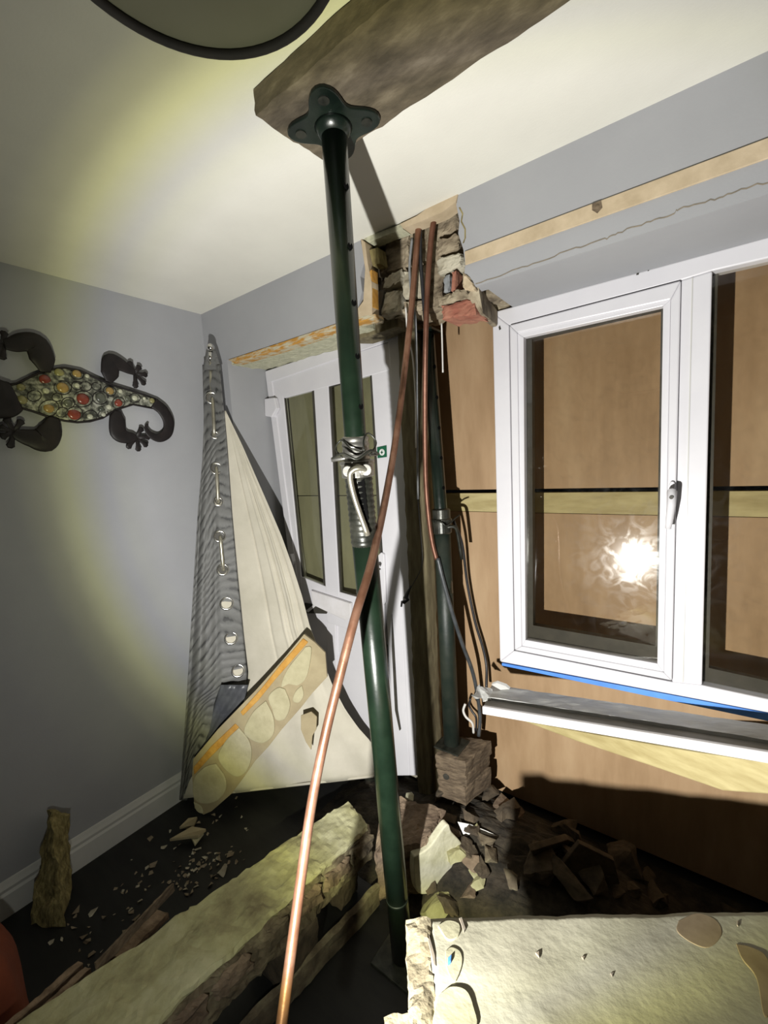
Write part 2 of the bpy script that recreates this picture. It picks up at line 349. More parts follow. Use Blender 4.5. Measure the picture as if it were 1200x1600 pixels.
# masonry seen inside the hole
bm = BM()
add_rough(bm, [(-1.075, 1.415, 2.145), (-.555, 1.415, 2.125), (-.555, 1.60, 2.125), (-1.075, 1.60, 2.145),
               (-1.075, 1.40, H), (-.555, 1.40, H), (-.555, 1.60, H), (-1.075, 1.60, H)], (40, 8, 22), .014, 22, 2)
obj('exposed_masonry', bm, M['mortar'], front, label='rough mortar and masonry bared in the hole')
def px_brick(name, pxs, y, t, m_, parent=front, label=None, bevel=.003):
    b = BM(); add_prism(b, [at(u, v, 1, y) for u, v in pxs], Vector((0, t, 0))); return obj(name, b, m_, parent, bevel=bevel, label=label)
def px_rough(name, q, y, t, m_, seed=1, n=(9, 4, 7), amp=.007, label=None):
    b = BM(); p = [at(u, v, 1, y) for u, v in q]; k = Vector((0, t, 0))
    add_rough(b, [p[0], p[1], p[1]+k, p[0]+k, p[3], p[2], p[2]+k, p[3]+k], n, amp, 34, seed, .006); return obj(name, b, m_, front, label=label)
for i, (q, mm, yy) in enumerate((   # bottom-left, bottom-right, top-right, top-left in the picture
        ([(600, 428), (640, 416), (638, 366), (602, 378)], 'stone', 1.385), ([(646, 414), (664, 408), (662, 350), (644, 356)], 'stone', 1.39),
        ([(684, 372), (714, 360), (712, 322), (682, 336)], 'stone', 1.37), ([(682, 400), (716, 390), (716, 362), (683, 376)], 'stone', 1.355),
        ([(682, 428), (722, 416), (720, 392), (682, 404)], 'stonepale', 1.345), ([(598, 452), (626, 442), (628, 420), (600, 432)], 'stonepale', 1.37),
        ([(630, 468), (660, 462), (660, 420), (630, 424)], 'stonepale', 1.365), ([(590, 494), (622, 486), (622, 450), (594, 458)], 'stonepale', 1.355),
        ([(628, 490), (660, 486), (660, 466), (628, 472)], 'stone', 1.37), ([(584, 430), (598, 426), (598, 396), (584, 402)], 'stone', 1.36))):
    px_rough('masonry_block', q, yy, .06, M[mm], 200+i)
px_rough('broken_brick', [(690, 500), (745, 491), (741, 464), (688, 478)], 1.335, .10, M['redbrick'], 220, amp=.005, label='red brick end')
px_rough('broken_brick', [(704, 456), (711, 453), (712, 420), (705, 423)], 1.34, .06, M['redbrick'], 221, (4, 4, 6), .003, label='red brick edge')
px_rough('broken_brick', [(692, 458), (702, 456), (702, 428), (692, 432)], 1.35, .06, M['greycable'], 222, (4, 4, 6), .003, label='grey brick edge')
px_rough('mortar_bed', [(683, 478), (742, 465), (728, 450), (682, 462)], 1.335, .08, M['mortar'], 223, (14, 5, 5), .008)
b = BM(); add_prism(b, [at(738, 446, 1, 1.312), at(769, 487, 1, 1.565), at(769, 512, 1, 1.565), at(746, 492, 1, 1.36), at(730, 462, 1, 1.32)], Vector((.02, 0, 0))); obj('broken_reveal_edge', b, M['mortar'], front, bevel=.004)
b = BM(); add_tube(b, [at(735, 446, 1, 1.305), at(752, 464, 1, 1.42), at(769, 486, 1, 1.562)], [.006, .005, .004], 8); obj('lit_reveal_edge', b, M['white'], front)  # white tube drawn in for the light caught along the broken reveal edge
px_rough('broken_plaster_corner', [(722, 452), (742, 455), (738, 438), (722, 424)], 1.298, .02, M['bare'], 224, (6, 3, 6), .004)
px_brick('masonry_joint', [(583, 470), (594, 452), (600, 455), (592, 492), (586, 490)], 1.345, .02, M['gasket'])
px_brick('masonry_joint', [(571, 380), (577, 384), (580, 400), (592, 410), (578, 412)], 1.33, .02, M['gasket'])
px_brick('timber_noggin', [(576, 390), (590, 386), (594, 412), (582, 416)], 1.32, .05, M['straw'])
# bare plaster and foam edge on the left of the hole and under the header
px_brick('broken_plaster_edge', [(563, 372), (570, 378), (574, 410), (580, 440), (581, 492), (557, 497), (554, 488), (567, 470), (570, 420)], 1.302, .045, M['bare'], label='snapped plaster edge left of the hole')
px_brick('foam_filler', [(571, 432), (580, 420), (582, 480), (570, 492), (566, 484)], 1.305, .04, M['foam'], label='orange expanding foam')
px_brick('foam_filler', [(356, 562), (420, 541), (500, 514), (556, 495), (586, 490), (588, 496), (520, 517), (440, 545), (366, 568)], 1.302, .05, M['foamedge'], label='orange foam along the broken lintel edge')
px_brick('lintel_underside', [(590, 497), (622, 488), (622, 510), (560, 530), (540, 530)], 1.42, .10, M['oldtimber'])
bm = BM()
add_rough(bm, [(-1.884, 1.33, 2.118), (-1.06, 1.33, 2.118), (-1.06, 1.535, 2.125), (-1.884, 1.535, 2.125), (-1.884, 1.33, 2.15), (-1.06, 1.33, 2.15), (-1.06, 1.535, 2.15), (-1.884, 1.535, 2.15)], (30, 8, 2), .007, 22, 6)
obj('lintel_soffit', bm, M['insul'], front, label='pale torn board under the lintel')
bm = BM()                                     # long crack over the window
pts = [wf(u, v) for u, v in [(743, 443), (800, 424), (850, 406), (900, 388), (945, 374), (965, 364), (1010, 349), (1050, 336), (1060, 326), (1110, 314), (1150, 299), (1200, 284), (1290, 255)]]
pp = []
for a, b in zip(pts, pts[1:]):
    for j in range(6): q = a.lerp(b, j/6); q.z += rnd.uniform(-.003, .003); pp.append(q)
pp.append(pts[-1]); e_ = pts[-1].copy()
for j in range(40): e_ = e_+Vector((.03, 0, rnd.uniform(-.003, .003))); pp.append(e_)
add_prism(bm, [q+Vector((0, -.0008, .0016)) for q in pp]+[q+Vector((0, -.0008, -.0012)) for q in pp[::-1]], Vector((0, .003, 0)))
obj('wall_crack', bm, M['crack'], front)
bm = BM(); pts = [wf(u, v) for u, v in [(718, 324), (723, 334), (721, 346), (727, 358), (727, 372), (724, 380)]]
add_prism(bm, [q+Vector((0.002, -.0008, 0)) for q in pts]+[q+Vector((-.0025, -.0008, 0)) for q in pts[::-1]], Vector((0, .003, 0)))
obj('wall_crack', bm, M['straw'], front)
# chipped ceiling edge above the hole
for i, (pxs, mm) in enumerate([([(625, 350), (650, 338), (672, 322), (700, 306), (716, 300), (712, 316), (690, 332), (655, 347), (630, 357)], 'bare'),
                ([(682, 320), (690, 310), (698, 308), (700, 314), (690, 322)], 'white'), ([(566, 372), (600, 360), (626, 350), (630, 358), (604, 367), (576, 379)], 'insul')]):
    b = BM(); add_prism(b, [at(u, v, 1, YF-.004+.002*i) for u, v in pxs], Vector((0, .05, 0))); obj('broken_ceiling_edge', b, M[mm], ceil)
# bare strip along the header
far = lambda a, b: b+(b-a).normalized()*1.3
bm = BM(); add_prism(bm, [wf(727, 394), wf(1200, 217), far(wf(727, 394), wf(1200, 217)), far(wf(728, 415), wf(1200, 249)), wf(1200, 249), wf(728, 415)], Vector((0, -.006, 0)))
structure(obj('trim_1', bm, M['bare'], bevel=.0015))
bm = BM(); add_lathe(bm, wf(934, 325)+Vector((0, -.005, 0)), Vector((0, -1, 0)), [(.006, 0), (.007, .002), (.003, .004)], 10); add_prism(bm, [wf(u, v)+Vector((0, -.007, 0)) for u, v in [(926, 320), (940, 315), (942, 326), (934, 335), (926, 330)]], Vector((0, .002, 0)))
obj('plaster_scar', bm, M['block'], bpy.data.objects['trim_1'])
# skirting
bm = BM(); prof = [(0, 0), (.018, 0), (.018, .085), (.013, .095), (.015, .108), (.010, .120), (.006, .132), (0, .134)]
add_prism(bm, [(XL+x, -2.3, z) for x, z in prof], Vector((0, 3.607, 0)))
structure(obj('baseboard_left', bm, M['white']))

# ------------------------------------------------------------------ door
YDR = 1.53
door = empty('door_1', at(540, 1205, 1, YDR+.03)); structure(door)
def dpoly(name, quads, m_, y=YDR, t=.06, bevel=.003, parent=None, label=None):
    b = BM()
    for i, q in enumerate(quads): add_prism(b, [at(u, v, 1, y+.0006*i) for u, v in q], Vector((0, t+.0003*i, 0)))
    return obj(name, b, m_, parent or door, bevel=bevel, label=label)
dpoly('door_frame', [
    [(414, 580), (618, 512), (616, 530), (420, 598)],                                  # head
    [(414, 580), (424, 592), (500, 1180), (487, 1180), (446, 830)],                       # left jamb
    [(606, 520), (622, 512), (634, 760), (645, 1020), (656, 1212), (640, 1212), (630, 1000), (620, 760)]], M['upvc'], YDR, .07)
leaf = dpoly('door_leaf', [
    [(420, 596), (612, 533), (610, 578), (444, 622), (436, 612)],                          # top rail
    [(420, 596), (440, 608), (442, 618), (471, 908), (474, 952), (492, 1180), (480, 1180), (456, 905), (440, 760)],   # hinge stile
    [(490, 604), (512, 598), (530, 932), (509, 926)],                                      # glazing bar
    [(580, 580), (610, 533), (622, 760), (632, 1000), (640, 1212), (618, 1212), (600, 900)],   # lock stile
    [(468, 900), (530, 925), (600, 945), (602, 1010), (548, 985), (511, 972), (508, 953), (474, 950)]], M['upvc'], YDR+.006, .028)
dpoly('glass_pane', [[(440, 612), (494, 600), (513, 930), (468, 912)]], M['doorglass'], YDR+.02, .004, 0, leaf)
dpoly('glass_pane', [[(508, 598), (586, 578), (604, 950), (526, 935)]], M['doorglass'], YDR+.02, .004, 0, leaf)
def bead(q, w_=4, name='glazing_gasket'):
    c = (sum(x for x, _ in q)/4, sum(y for _, y in q)/4); qi = []
    for x, y in q:
        dx, dy = c[0]-x, c[1]-y; qi.append((x+math.copysign(w_, dx), y+math.copysign(w_*1.3, dy)))
    dpoly(name, [[q[i], q[(i+1) % 4], qi[(i+1) % 4], qi[i]] for i in range(4)], M['gasket'], YDR+.012, .008, 0, leaf)
bead([(441, 616), (491, 602), (510, 926), (470, 908)]); bead([(513, 600), (582, 580), (601, 942), (529, 930)])
dpoly('lower_panel', [[(474, 958), (510, 956), (519, 1210), (500, 1210)]], M['upvc'], YDR+.022, .02, .002, leaf)
dpoly('lower_panel', [[(520, 975), (600, 1000), (630, 1212), (526, 1212)]], M['upvc'], YDR+.022, .02, .002, leaf)
dpoly('lower_panel_bar', [[(510, 965), (524, 975), (530, 1212), (516, 1212)]], M['upvc'], YDR+.010, .03, .003, leaf)
dpoly('letter_flap', [[(486, 923), (547, 943), (548, 966), (540, 970), (488, 945)]], M['upvc_old'], YDR-.012, .018, .003, leaf)
dpoly('panel_gap', [[(476, 942), (488, 944), (512, 954), (510, 959), (474, 958)]], M['gasket'], YDR+.003, .004, 0, leaf)
dpoly('panel_sliver', [[(478, 954), (490, 945), (493, 947), (481, 957)]], M['upvc_old'], YDR-.002, .004, 0, leaf)
for q in ([(413, 623), (428, 621), (432, 638), (424, 652), (414, 650)], [(443, 868), (454, 866), (457, 878), (452, 890), (445, 888)]):
    h_ = dpoly('hinge', [q], M['upvc'], YDR-.022, .026, .004)
hp = dpoly('handle_plate', [[(590, 868), (595, 863), (600, 866), (603, 940), (599, 946), (594, 942)]], M['upvc'], YDR-.004, .012, .004, leaf)
b = BM(); add_tube(b, [at(592, 885, 1, YDR-.004), at(592, 885, 1, YDR-.04), at(584, 890, 1, YDR-.045), at(574, 893, 1, YDR-.045)], .008, 10); obj('lever', b, M['upvc'], hp, smooth=True)
b = BM(); add_lathe(b, at(594, 889, 1, YDR-.004), Vector((0, -1, 0)), [(.004, 0), (.004, .002)], 10); obj('keyhole', b, M['gasket'], hp)
dpoly('frame_crack', [[(612, 960), (615, 1000), (621, 1110), (626, 1140), (624, 1142), (617, 1110), (612, 1010)]], M['gasket'], YDR-.001, .003, 0)
st = dpoly('safety_sticker', [[(589, 699), (603.5, 696), (604, 714), (590, 716)]], M['stickergreen'], YDR+.004, .003, .0, leaf, label='small green sticker with a white ring and cross')
cs = at(596.8, 706.6, 1, YDR+.0035); b = BM(); add_torus(b, cs, Vector((0, 1, 0)), .0125, .0022, 24, 6); obj('sticker_ring', b, M['stickerwhite'], st)
b = BM(); add_lathe(b, cs+Vector((0, -.0002, -.001)), Vector((0, -1, 0)), [(.0105, 0), (.0105, .0006)], 20); obj('sticker_disc', b, M['stickerwhite'], st)
b = BM(); add_box(b, cs+Vector((-.007, -.0018, -.0028)), cs+Vector((.007, -.0008, .0014))); add_box(b, cs+Vector((-.0021, -.0018, -.0077)), cs+Vector((.0021, -.0008, .0063))); obj('sticker_cross', b, M['stickergreen'], st)

# ------------------------------------------------------------------ window
YW = 1.57
win = empty('window_1', at(985, 1075, 1, YW+.03)); structure(win)
def wpt(u, v, y=YW): return at(u, v, 1, y)
def wpoly(name, quads, m_, y=YW, t=.05, bevel=.003, parent=None, far=None):
    b = BM()
    for i, q in enumerate(quads): add_prism(b, [wpt(u, v, y+.0004*i) for u, v in q], Vector((0, t+.0003*i, 0)))
    return obj(name, b, m_, parent or win, bevel=bevel)
def ext(a, b, u): return (u, a[1]+(b[1]-a[1])*(u-a[0])/(b[0]-a[0]))   # run an edge on past the picture
TLo, TRo, BLo, BRo = (769, 488), (1200, 370), (781, 1034), (1200, 1114)
U2 = 1620
to2, bo2 = ext(TLo, TRo, U2), ext(BLo, BRo, U2)
t_in, t_in2 = (1113, 423), ext((1113, 423), (1200, 403), U2)
b_in, b_in2 = (1097, 1071), ext((1097, 1071), (1200, 1093), U2)
wpoly('window_frame', [
    [TLo, (795, 508), (803, 1017), BLo],
    [TLo, to2, t_in2, t_in, (1064, 438), (795, 508)],
    [BLo, (803, 1017), (1050, 1066), b_in, b_in2, bo2],
    [(1064, 438), (1113, 423), (1097, 1071), (1050, 1066)],
    [ext((1113, 423), (1200, 403), U2-45), to2, bo2, ext((1097, 1071), (1200, 1093), U2-45)]], M['upvc'], YW, .06, .004)
sash = wpoly('opening_sash', [
    [(796, 508), (1064, 438), (1048, 468), (808, 520)],
    [(796, 508), (808, 520), (815, 1010), (804, 1016)],
    [(804, 1016), (815, 1010), (1037, 1051), (1050, 1064)],
    [(1064, 438), (1050, 1064), (1037, 1051), (1048, 468)]], M['upvc'], YW-.012, .06, .004)
wpoly('glazing_bead', [
    [(808, 520), (1048, 468), (1036, 478), (818, 527)],
    [(808, 520), (818, 527), (821, 1000), (815, 1010)],
    [(815, 1010), (821, 1000), (1027, 1037), (1037, 1051)],
    [(1048, 468), (1037, 1051), (1027, 1037), (1036, 478)]], M['upvc'], YW-.004, .03, .002, sash)
TILT = 1.45
def pane(name, q, parent, y, tilt=0):
    b = BM(); pts = [wpt(u, v, y) for u, v in q]; cz = sum(p.z for p in pts)/4
    for p in pts: p.y += (p.z-cz)*math.tan(math.radians(tilt))
    add_prism(b, pts, Vector((0, .004, 0))); return obj(name, b, M['glass'], parent)
pane('glass_pane', [(814, 522), (1042, 470), (1032, 1044), (817, 1006)], sash, YW+.022, TILT)
pane('glass_pane', [(1110, 420), t_in2, b_in2, (1094, 1075)], win, YW+.03)
wpoly('glazing_spacer', [
    [(818, 527), (1036, 478), (1034, 483), (822, 532)], [(818, 527), (831, 524), (833, 1002), (821, 1000)],
    [(821, 1000), (821, 975), (1027, 1010), (1027, 1037)], [(1036, 478), (1027, 1037), (1024, 1037), (1033, 478)]], M['gasket'], YW+.03, .028, 0, sash)
wpoly('glazing_spacer', [[(1113, 423), (1122, 421), (1107, 1068), (1097, 1071)], [(1097, 1071), (1100, 1042), ext((1100, 1042), (1200, 1064), U2-40), b_in2], [(1113, 423), t_in2, ext((1113, 428), (1200, 408), U2-40), (1113, 428)]], M['gasket'], YW+.036, .02, 0)
wpoly('mullion_line', [[(1081, 434), (1083, 433), (1068, 1066), (1066, 1066)]], M['white'], YW-.0006, .002, 0)
ha = wpoly('window_handle', [[(1045, 757), (1048, 752), (1053, 752), (1055, 757), (1052, 800), (1046, 800)]], M['upvc'], YW-.02, .012, .003, sash)
b = BM(); add_tube(b, [wpt(1050, 768, YW-.02), wpt(1050, 768, YW-.05), wpt(1049, 790, YW-.052), wpt(1046, 812, YW-.050), wpt(1044, 826, YW-.048)], [.011, .013, .0115, .010, .008], 12); obj('lever', b, M['upvc'], ha, smooth=True)
b = BM(); add_lathe(b, wpt(1049, 777, YW-.062), Vector((0, -1, 0)), [(.0055, 0), (.0055, .003)], 12); add_box(b, wpt(1049, 777, YW-.066)+Vector((-.001, 0, -.004)), wpt(1049, 777, YW-.066)+Vector((.001, .002, .004))); obj('handle_lock', b, M['gasket'], ha)
wpoly('blue_film', [[(784, 1036), ext(BLo, BRo, U2), ext((784, 1040), (1200, 1127), U2), (784, 1040)]], M['blue'], YW+.002, .03, .001)
wpoly('hinge_pin', [[(779, 511), (781, 508), (783, 514), (780, 516)]], M['gasket'], YW-.001, .003, 0)
wpoly('frame_scar', [[(995, 426), (999, 424), (998, 429), (994, 430)], [(1012, 421), (1015, 420), (1014, 423), (1012, 424)]], M['gasket'], YW-.0006, .002, 0)

# ------------------------------------------------------------------ boarding outside
YP = 1.80
def zp(u, v): return at(u, v, 1, YP).z
z_up, z_bt, z_bb = zp(900, 763), zp(900, 764.5), zp(900, 803)
bm = BM(); add_box(bm, (-1.30, YP, z_up), (1.15, YP+.018, 2.72)); tag(obj('plywood_sheet', bm, M['ply'], bevel=.001), 'upper plywood sheet boarding the gap, above the pale batten', 'plywood board')
bm = BM(); add_box(bm, (-1.30, YP, .02), (1.15, YP+.018, z_bb)); tag(obj('plywood_sheet', bm, M['ply'], bevel=.001), 'lower plywood sheet boarding the gap, below the pale batten', 'plywood board')
bm = BM(); add_box(bm, (-1.30, YP-.002, z_bb+.002), (1.15, YP+.045, z_bt-.012)); tag(obj('timber_batten', bm, M['pine'], bevel=.001), 'pale horizontal timber batten between the two plywood sheets', 'batten')
bm = BM(); add_box(bm, (.24, YP-.026, .02), (.31, YP-.003, z_bb)); tag(obj('timber_batten', bm, M['pine'], bevel=.001), 'pale upright timber batten behind the right-hand window pane', 'batten')
# door is boarded outside too
zj = at(480, 774, 1, 1.615).z
bm = BM(); add_box(bm, (-1.884, 1.615, zj), (-1.03, 1.632, 2.14)); tag(obj('plywood_sheet', bm, M['plyd']), 'upper dull plywood sheet seen through the glass of the white door', 'plywood board')
bm = BM(); add_box(bm, (-1.884, 1.615, .06), (-1.03, 1.632, zj-.004)); tag(obj('plywood_sheet', bm, M['plyd']), 'lower dull plywood sheet seen through the glass of the white door', 'plywood board')

# ------------------------------------------------------------------ rough timber post by the door
bm = BM(); A = [at(u, v, 1, 1.50) for u, v in [(621, 508), (648, 500), (657, 800), (676, 1222), (653, 1222), (634, 800)]]
A = [Vector((p.x, p.y, max(p.z, .0))) for p in A]; A[3].z = A[4].z = .0
add_rough(bm, [A[4], A[3], A[3]+Vector((0, .10, 0)), A[4]+Vector((0, .10, 0)), A[0], A[1], A[1]+Vector((0, .10, 0)), A[0]+Vector((0, .10, 0))], (4, 4, 60), .006, 20, 11)
tag(obj('timber_post', bm, M['oldtimber'], smooth=True), 'rough olive-brown upright post between the white door and the far steel prop', 'post')

# ------------------------------------------------------------------ steel props
def dims(o, v, name): ...
def prop(name, label, A, J, B, r_in, r_out, mats, loc_handle, plate=True, handle=True, base=True):
    A, J, B = Vector(A), Vector(J), Vector(B)
    root = empty(name, Vector((B.x, B.y, B.z)), label, 'steel prop', 'adjustable steel props')
    gu, gl = M[mats[0]], M[mats[1]]
    ua = (A-J).normalized(); la = (J-B).normalized()
    b = BM(); add_tube(b, [J-ua*.30, J, A-ua*.006], r_in, 28); it = obj('inner_tube', b, gu, root, smooth=False, label='upper green tube')
    for p in it.data.polygons: p.use_smooth = len(p.vertices) == 4
    tocam = (EYE-J).normalized(); side = la.cross(tocam).normalized(); fr = side.cross(la).normalized()
    # pin holes down the inner tube
    for k in range(6):
        c = J+ua*(.14+.12*k); n_ = (fr*.72+side*-.70*(1 if side.dot(RT) < 0 else -1)).normalized()
        b = BM(); add_lathe(b, c+n_*(r_in-.004), n_, [(.0078, 0), (.0078, .0042)], 12); obj('pin_hole', b, M['hole'], it)
    b = BM(); top_o = J-la*.005; add_tube(b, [B+la*.008, B.lerp(top_o, .5), top_o-la*.02], r_out, 28); ot = obj('outer_tube', b, gl, root, label='lower green tube')
    for p in ot.data.polygons: p.use_smooth = len(p.vertices) == 4
    return root, it, ot, ua, la, side, fr, J, A, B

PA = at(521, 200, 2, 2.335); PB = at(629, 1495, 2, .003)
tJ = .47; PJy = PA.y+(PB.y-PA.y)*tJ; PJ = at(558, 722, 1, PJy)
root, it, ot, ua, la, side, fr, J, A, B = prop('steel_prop', 'near green adjustable steel prop carrying the plank under the ceiling', PA, PJ, PB, .0285, .0345, ('green', 'green'), None)
if side.dot(RT) < 0: side = -side
# head plate: four lobes with bolt holes
def lobed_plate(c, n_, u, w_, R, t, lobes=4):
    b = BM(); pts = []
    for i in range(64):
        a = 2*math.pi*i/64; r = R*(.60+.40*abs(math.cos(lobes/2*a))**2.2)
        pts.append(c+(u*math.cos(a)+w_*math.sin(a))*r)
    add_prism(b, pts, n_*t); return b
ang = math.radians(28); pu = Vector((math.cos(ang), math.sin(ang), 0)); pw = Vector((-math.sin(ang), math.cos(ang), 0))
hp_ = obj('head_plate', lobed_plate(A+Vector((0, 0, 0)), Vector((0, 0, 1)), pu, pw, .105, .008), M['darkgreen'], root, bevel=.002)
for k, d in enumerate((pu, pw, -pu, -pw)):
    b = BM(); add_lathe(b, A+d*.075+Vector((0, 0, -.002)), Vector((0, 0, 1)), [(.012, 0), (.012, .004)], 14); obj('bolt_hole', b, M['blacksteel'], hp_)
b = BM(); add_lathe(b, A+Vector((0, 0, -.018)), Vector((0, 0, 1)), [(.031, 0), (.038, .012), (.042, .018)], 24); obj('weld_collar', b, M['darkgreen'], root, smooth=True)
# thread collar: bare steel coils at the top of the outer tube
b = BM(); prof = []
z0 = .0
for k in range(60): h_ = -.235+.30*k/59; prof.append((.0335+(.0022 if k % 3 == 1 else 0), h_))
add_lathe(b, J, la, [(.03, prof[0][1])]+prof[44:] if False else [(.030, .0)]+[(r+.001, h_) for r, h_ in prof if h_ >= 0]+[(.030, .068)], 32)
obj('thread_collar', b, M['steel'], root, smooth=True, label='bare steel thread')
b = BM(); add_lathe(b, J, la, [(.0344, -.225)]+[(r+.0016, h_) for r, h_ in prof if -.22 < h_ < -.04]+[(.0344, -.035)], 32)
obj('threaded_sleeve', b, M['blacksteel'], root, smooth=True)
# slot in the sleeve
b = BM(); c0 = J+fr*.0362+side*.006
add_prism(b, [c0-la*.045-side*.010, c0-la*.045+side*.008, c0-la*.150+side*.010, c0-la*.165+side*.004, c0-la*.150-side*.004], -fr*.004); obj('sleeve_slot', b, M['hole'], root)
# adjusting nut with its lug and swinging handle
b = BM(); add_lathe(b, J-la*.040, la, [(.036, 0), (.0435, .002), (.0435, .034), (.0465, .036), (.0465, .043), (.036, .045)], 32); nut = obj('adjusting_nut', b, M['steel'], root, bevel=.001, label='cast steel collar nut')
b = BM(); add_tube(b, [J-la*.018+fr*.040+side*.024, J-la*.018+fr*.062+side*.020], .015, 16); add_tube(b, [J-la*.018+fr*.040-side*.024, J-la*.018+fr*.058-side*.026], .014, 16); obj('handle_lug', b, M['steel'], nut, bevel=.002)
hd = spline([J-la*.018+fr*.056+side*.020, J-la*.012+fr*.064+side*.004, J-la*.016+fr*.064-side*.012, J-la*.032+fr*.060-side*.021, J-la*.09+fr*.052-side*.014, J-la*.19+fr*.042+side*.010], 6)
b = BM(); add_tube(b, hd, .0075, 12); obj('turning_handle', b, M['rod'], nut, smooth=True)
# pin through the tube and the wire that holds it
pin = J+la*.016
b = BM(); add_tube(b, [pin-side*.066+fr*.016-la*.004, pin+side*.055-fr*.0+la*.002], .006, 10); ph = obj('locking_pin', b, M['steel'], root, smooth=True)
b = BM(); add_tube(b, spline([pin-side*.062+fr*.018, pin-side*.034+fr*.045+la*.010, pin+fr*.052-la*.006, pin+side*.036+fr*.040+la*.012, pin+side*.058+fr*.004], 6), .0032, 8)
add_tube(b, spline([pin-side*.036+fr*.038, pin-side*.052+fr*.020+la*.024, pin-side*.034+fr*.022+la*.044, pin-side*.014+fr*.044+la*.022, pin+side*.012+fr*.044+la*.010], 6), .0022, 8)
add_tube(b, spline([pin+side*.034+fr*.036, pin+side*.054+fr*.014+la*.030, pin+side*.036+fr*.018+la*.056, pin+side*.022+fr*.034+la*.040, pin+side*.020+fr*.036+la*.012], 6), .0022, 8)
obj('pin_wire', b, M['blacksteel'], ph, smooth=True)
b = BM(); add_box(b, B+Vector((-.075, -.075, -.003)), B+Vector((.075, .075, .006))); obj('base_plate', b, M['blacksteel'], root, bevel=.002)
b = BM(); 
add_tube(b, [B+la*.226, B+la*.234], .0352, 28); obj('paint_band', b, M['dullgreen'], root, smooth=True)

# far prop on timber blocks
ZB = .36
FB = at(706, 1163, 2, ZB+.003); FA = at(684, 512, 1, FB.y)
FA.z = min(FA.z, 2.30); FJ = at(690, 815, 1, FB.y)
FA = FJ+(at(668, 520, 1, FB.y)-FJ)
root2, it, ot, ua, la, side, fr, J, A, B = prop('steel_prop', 'far green steel prop standing on stacked timber blocks under the broken lintel', FA, FJ, FB, .0265, .0345, ('darkgreen', 'dullgreen'), None)
if side.dot(RT) < 0: side = -side
b = BM(); add_lathe(b, J-la*.05, la, [(.034, 0), (.040, .006), (.040, .05), (.043, .052), (.043, .06), (.037, .065), (.037, .10), (.028, .105)], 28); nut2 = obj('adjusting_nut', b, M['blacksteel'], root2)
b = BM(); add_tube(b, spline([J-la*.02+fr*.03+side*.02, J-la*.02+side*.05+fr*.03, J-la*.05+side*.062+fr*.02, J-la*.16+side*.076], 5), .007, 8); obj('turning_handle', b, M['blacksteel'], nut2, smooth=True)
b = BM(); add_tube(b, spline([J+la*.012-side*.03+fr*.03, J+la*.004+fr*.05, J-la*.012+side*.02+fr*.048, J+la*.01+side*.05+fr*.02, J+la*.025+side*.075], 5), .003, 6); obj('pin_wire', b, M['blacksteel'], root2, smooth=True)
b = BM(); add_box(b, B+Vector((-.058, -.058, -.003)), B+Vector((.058, .058, .004))); obj('base_plate', b, M['blacksteel'], root2, bevel=.002)
b = BM(); add_prism(b, [A+Vector((x*.042, y*.042, 0)) for x, y in ((-1, -1), (1, -1), (1, 1), (-1, 1))], Vector((0, 0, .007))); obj('head_plate', b, M['darkgreen'], root2, bevel=.002)
# blocks: measured top corners, three layers
tc_ = [at(u, v, 2, ZB) for u, v in [(679, 1178), (727, 1191), (768, 1157), (716, 1150)]]
hts = [(ZB-.062, ZB), (ZB-.118, ZB-.064), (ZB-.20, ZB-.120)]
lbl = ['topmost timber block directly under the foot of the far prop', 'middle timber block with a dark knot in the stack under the far prop', 'lowest timber block of the stack under the far prop']
for i, (z0, z1) in enumerate(hts):
    cen = sum(tc_, Vector())/4; k = (1.0, .95, .93)[i]; rot = Matrix.Rotation((0, .05, -.06)[i], 3, 'Z')
    q = [cen+rot @ ((p-cen)*k) for p in tc_]; q = [Vector((p.x, p.y, z0)) for p in q]+[Vector((p.x, p.y, z1)) for p in q]
    b = BM(); add_rough(b, q, (10, 10, 5), .004, 25, 20+i, .003); o = tag(obj('timber_block', b, M['block']), lbl[i], 'timber block', 'timber blocks under the far prop')
    if i == 1:
        b = BM(); c = q[0].lerp(q[1], .3); c.z = (z0+z1)/2; d = (q[1]-q[0]).normalized(); n_ = Vector((d.y, -d.x, 0)); 
        if n_.dot(EYE-c) < 0: n_ = -n_
        add_lathe(b, c, n_, [(.014, 0), (.013, .0025), (.006, .003)], 12); obj('knot', b, M['gasket'], o)

# ------------------------------------------------------------------ plank under the ceiling
zb, zt = 2.345, 2.397
c1, c2, c3 = at(398, 183, 2, zb), at(509, 254, 2, zb), at(895, 0, 2, zb)
d = (c3-c2).normalized(); wv = c1-c2; L_ = 1.75
perp = (wv-d*wv.dot(d)); e1 = c2+wv
qb = [c2, c2+d*L_, c2+d*L_+perp, e1]
bm = BM(); add_rough(bm, [Vector(p) for p in (qb[3], qb[0], qb[1], qb[2])] + [Vector((p.x, p.y, zt)) for p in (qb[3], qb[0], qb[1], qb[2])], (14, 90, 4), .0035, 18, 31, .003)
tag(obj('scaffold_plank', bm, M['plank']), 'weathered timber plank held flat against the ceiling by the near prop', 'plank')

